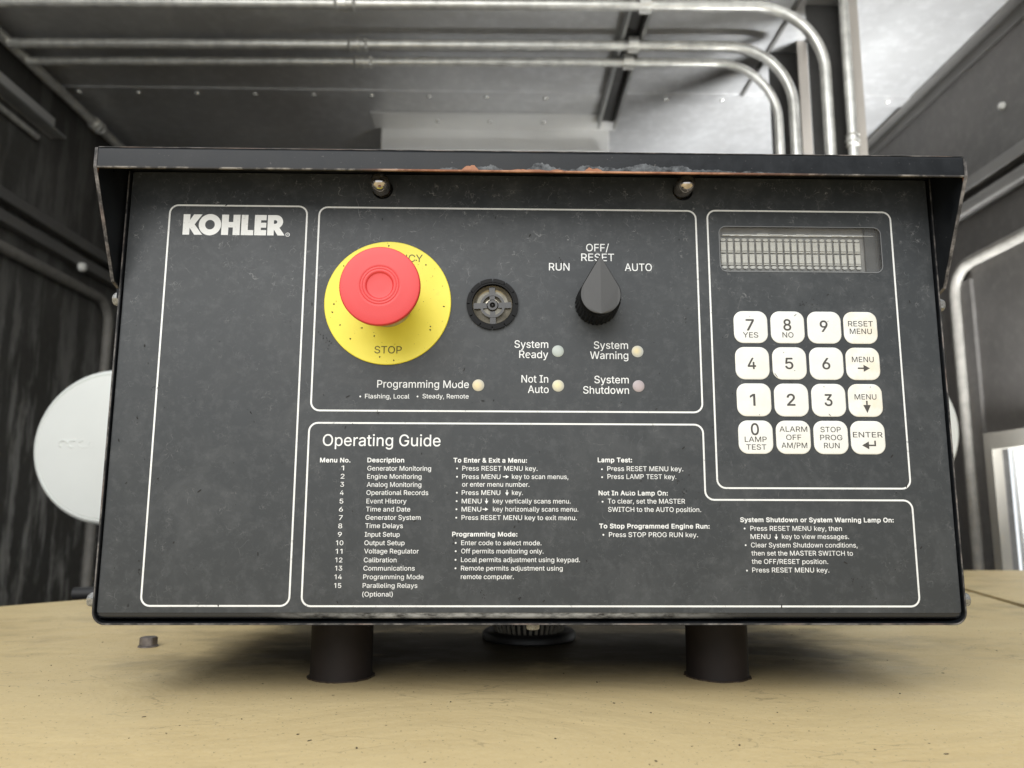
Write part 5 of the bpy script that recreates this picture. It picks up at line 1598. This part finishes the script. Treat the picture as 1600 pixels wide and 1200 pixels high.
o = obj('wall_rivet', bm, M['cellbar'], smooth=60, loc=(XWR, 0.882, 0.7485))
tag(o, 'single pale rivet high on the right wall', 'rivet')

# corner angle along the ceiling, right, and corner conduit left
bm = boxes((XWR - 0.026, XWR, 0.56, 1.93, ZC - 0.004, ZC - 0.0003), (XWR - 0.004, XWR - 0.0003, 0.56, 1.93, ZC - 0.030, ZC - 0.0042))
tag(obj('corner_angle', bm, M['rail']), 'dark metal angle in the corner of ceiling and right wall', 'angle')


def conduit(pts, r, label, couplings, group='metal conduits under the ceiling'):
    c_ = empty('conduit', pts[0])
    tag(c_, label, 'conduit', group)
    bm_ = bmesh.new()
    tube(bm_, pts, r, 16)
    part('pipe', bm_, M['conduit'], c_, 60)
    for (a_, b_) in couplings:
        a_, b_ = Vector(a_), Vector(b_)
        L = (b_ - a_).length
        d_ = (b_ - a_).normalized()
        bm_ = bmesh.new()
        ts = (0, 0.12, 0.14, 0.40, 0.42, 0.58, 0.60, 0.86, 0.88, 1)
        rs = (r * 1.1, r * 1.45, r * 1.18, r * 1.18, r * 1.45, r * 1.45, r * 1.18, r * 1.18, r * 1.45, r * 1.1)
        tube(bm_, [a_ + d_ * L * t for t in ts], list(rs), 14)
        part('coupling', bm_, M['conduit'], c_, 40)
    return c_


ZP = 0.868
conduit(bend((-1.5 + 0.6, 0.800, ZP - 0.004), (0.517, 0.785, ZP), (0.517, 0.785, -0.5), 0.115, 14), 0.0088, 'topmost metal conduit in view, bending down outermost of the three at the right',
        [((-0.290, 0.7935, ZP - 0.0018), (-0.255, 0.793, ZP - 0.0017))])
conduit(bend((-0.9, 0.918, ZP - 0.002), (0.508, 0.898, ZP), (0.508, 0.898, -0.5), 0.115, 14), 0.0088, 'middle one of the three metal conduits that cross under the ceiling',
        [((-0.290, 0.9095, ZP - 0.001), (-0.255, 0.909, ZP - 0.001))])
conduit(bend((-0.9, 0.974, ZP - 0.002), (0.500, 0.951, ZP), (0.500, 0.951, -0.5), 0.115, 14), 0.0082, 'lowest one of the three metal conduits in view, bending down innermost at the right',
        [((-0.290, 0.964, ZP - 0.001), (-0.255, 0.9635, ZP - 0.001))])
conduit([(0.549, 0.775, 0.893), (0.549, 0.775, 0.3), (0.549, 0.775, -0.5)], 0.0078, 'straight upright metal conduit against the right-hand channel post',
        [((0.549, 0.775, 0.615), (0.549, 0.775, 0.637))])
conduit([(-0.905, 0.3, 0.872), (-0.905, 1.0, 0.872), (-0.905, 1.9, 0.872)], 0.010, 'metal conduit running away along the corner of ceiling and left wall',
        [((-0.905, 1.215, 0.872), (-0.905, 1.250, 0.872))])

# ceiling strut with pipe clamps
st = empty('ceiling_strut', (0.222, 0.8, ZC))
tag(st, 'galvanised channel strut across the conduits, running away under the ceiling', 'strut')
bm = bmesh.new()
x0, x1 = 0.2015, 0.2425
box(bm, x0, x0 + 0.006, 0.56, 1.235, 0.8785, ZC - 0.0004)
box(bm, x1 - 0.006, x1, 0.56, 1.235, 0.8785, ZC - 0.0004)
part('channel', bm, M['strut'], st)
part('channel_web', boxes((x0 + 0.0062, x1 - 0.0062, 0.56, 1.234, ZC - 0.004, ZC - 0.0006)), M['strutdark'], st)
for y in (0.788, 0.9005, 0.953):
    bm = bmesh.new()
    tube(bm, [(0.214, y, ZP + 0.003), (0.232, y, ZP + 0.003)], 0.0125, 14)
    box(bm, 0.213, 0.233, y - 0.003, y + 0.003, 0.852, 0.8595, bevel=0.001)
    part('pipe_clamp', bm, M['conduit'], st, 40)

# hanging channel pieces, upper left
hc = empty('channel_bracket', (-0.90, 1.05, 0.80))
tag(hc, 'grey channel piece ending on the upper left wall below the corner conduit', 'bracket')
part('web', boxes((XWL + 0.0005, XWL + 0.004, 0.4, 1.118, 0.782, 0.825)), M['duct'], hc)
part('lower_flange', boxes((XWL + 0.0042, XWL + 0.030, 0.4, 1.118, 0.782, 0.786)), M['strut'], hc)
bm = bmesh.new()
tube(bm, [(XWL + 0.008, 0.4, 0.757), (XWL + 0.008, 1.060, 0.757)], 0.006, 10)
part('rod', bm, M['conduit'], hc, 60)

# channel posts
for (xw0, xf0, xf1, yf, zt2, lab) in ((0.5090, 0.5588, 0.5800, 0.790, ZC - 0.0004, 'channel post with tan-grey flange, right one of the two, nearer the right wall'),
                                      (0.4930, 0.5340, 0.5520, 0.930, ZC - 0.0006, 'channel post with tan-grey flange, left one of the two, behind the bent conduits')):
    p = empty('channel_post', (xf0, yf, -0.9))
    tag(p, lab, 'post', 'upright channel posts at the right')
    part('flange', boxes((xf0, xf1, yf, yf + 0.004, -0.9, zt2), (xf1 - 0.003, xf1, yf + 0.0042, yf + 0.04, -0.9, zt2)), M['post'], p)
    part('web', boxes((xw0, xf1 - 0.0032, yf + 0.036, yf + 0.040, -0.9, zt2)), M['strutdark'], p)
part_beam = empty('cross_beam', (0.57, 0.95, 0.88))
tag(part_beam, 'short tan-grey beam between the tops of the two channel posts', 'beam')
part('beam_bar', boxes((0.5535, 0.5760, 0.832, 0.929, 0.872, 0.894)), M['post'], part_beam)
# folded seam in the ceiling
bm = boxes((0.488, 0.494, 0.56, 1.118, ZC - 0.006, ZC - 0.0003))
obj('folded_seam', bm, M['rail'], ceil)

# ceiling duct above the hood
dct = empty('ceiling_duct', (-0.03, 1.3, ZC))
tag(dct, 'pale flanged duct box on the ceiling just above the hood', 'duct')
part('duct_box', boxes((-0.288, 0.236, 1.285, 1.80, 0.800, ZC + 0.0035), bevel=0.004), M['duct'], dct)
part('flange', boxes((-0.302, 0.250, 1.215, 1.2845, ZC - 0.001, ZC + 0.0032)), M['duct'], dct)
part('lower_lip', boxes((-0.270, 0.224, 1.262, 1.2845, 0.836, 0.840)), M['duct'], dct)
for x in (-0.155, -0.038, 0.082):
    s = copy_obj(sc0, dct)
    s.location = Vector((x, 1.247, ZC - 0.001)) - dct.location

# white round covers on stands, one each side of the box
for (cx_, cy_, cz_, rr_, lab) in ((-0.4664, 0.53, 0.1148, 0.0911, 'large white round cover seen left of the control box'), (0.4496, 0.53, 0.1408, 0.0850, 'white round cover almost hidden behind the right side of the box')):
    c_ = empty('round_cover', (cx_ + 0.03, cy_ + 0.12, -0.9))
    tag(c_, lab, 'cover', 'white round covers behind the box')
    bm = bmesh.new()
    lathe(bm, [(rr_ * 0.97, 0.10), (rr_ * 0.97, 0.022), (rr_, 0.020), (rr_, 0.010), (rr_ * 0.985, 0.004), (rr_ * 0.95, 0.0), (rr_ * 0.935, -0.0002), (rr_ * 0.925, 0.0010), (rr_ * 0.915, -0.0004), (rr_ * 0.6, -0.003), (rr_ * 0.02, -0.004)], 72, center=(cx_, cy_, cz_))
    dd = part('cover', bm, M['disc'], c_, 50)
    if cx_ < 0:
        bm = bmesh.new()
        for k, (dx, rx) in enumerate(((-0.052, 0.005), (-0.041, 0.006), (-0.029, 0.006), (-0.018, 0.004))):
            tube(bm, [(cx_ + dx + rx * math.cos(R(t)), cy_ - 0.0028, cz_ + 0.002 + 0.004 * math.sin(R(t))) for t in range(20 + 40 * k, 260 + 40 * k, 24)], 0.0012, 6)
        part('worn_embossing', bm, M['disc'], dd, 60)
    bm = bmesh.new()
    sx_ = cx_ + (0.045 if cx_ < 0 else -0.045)
    tube(bm, [(sx_, cy_ + 0.12, cz_), (sx_, cy_ + 0.12, -0.9)], 0.015, 14)
    box(bm, sx_ - 0.03, sx_ + 0.03, cy_ + 0.1005, cy_ + 0.125, cz_ - 0.03, cz_ + 0.03)
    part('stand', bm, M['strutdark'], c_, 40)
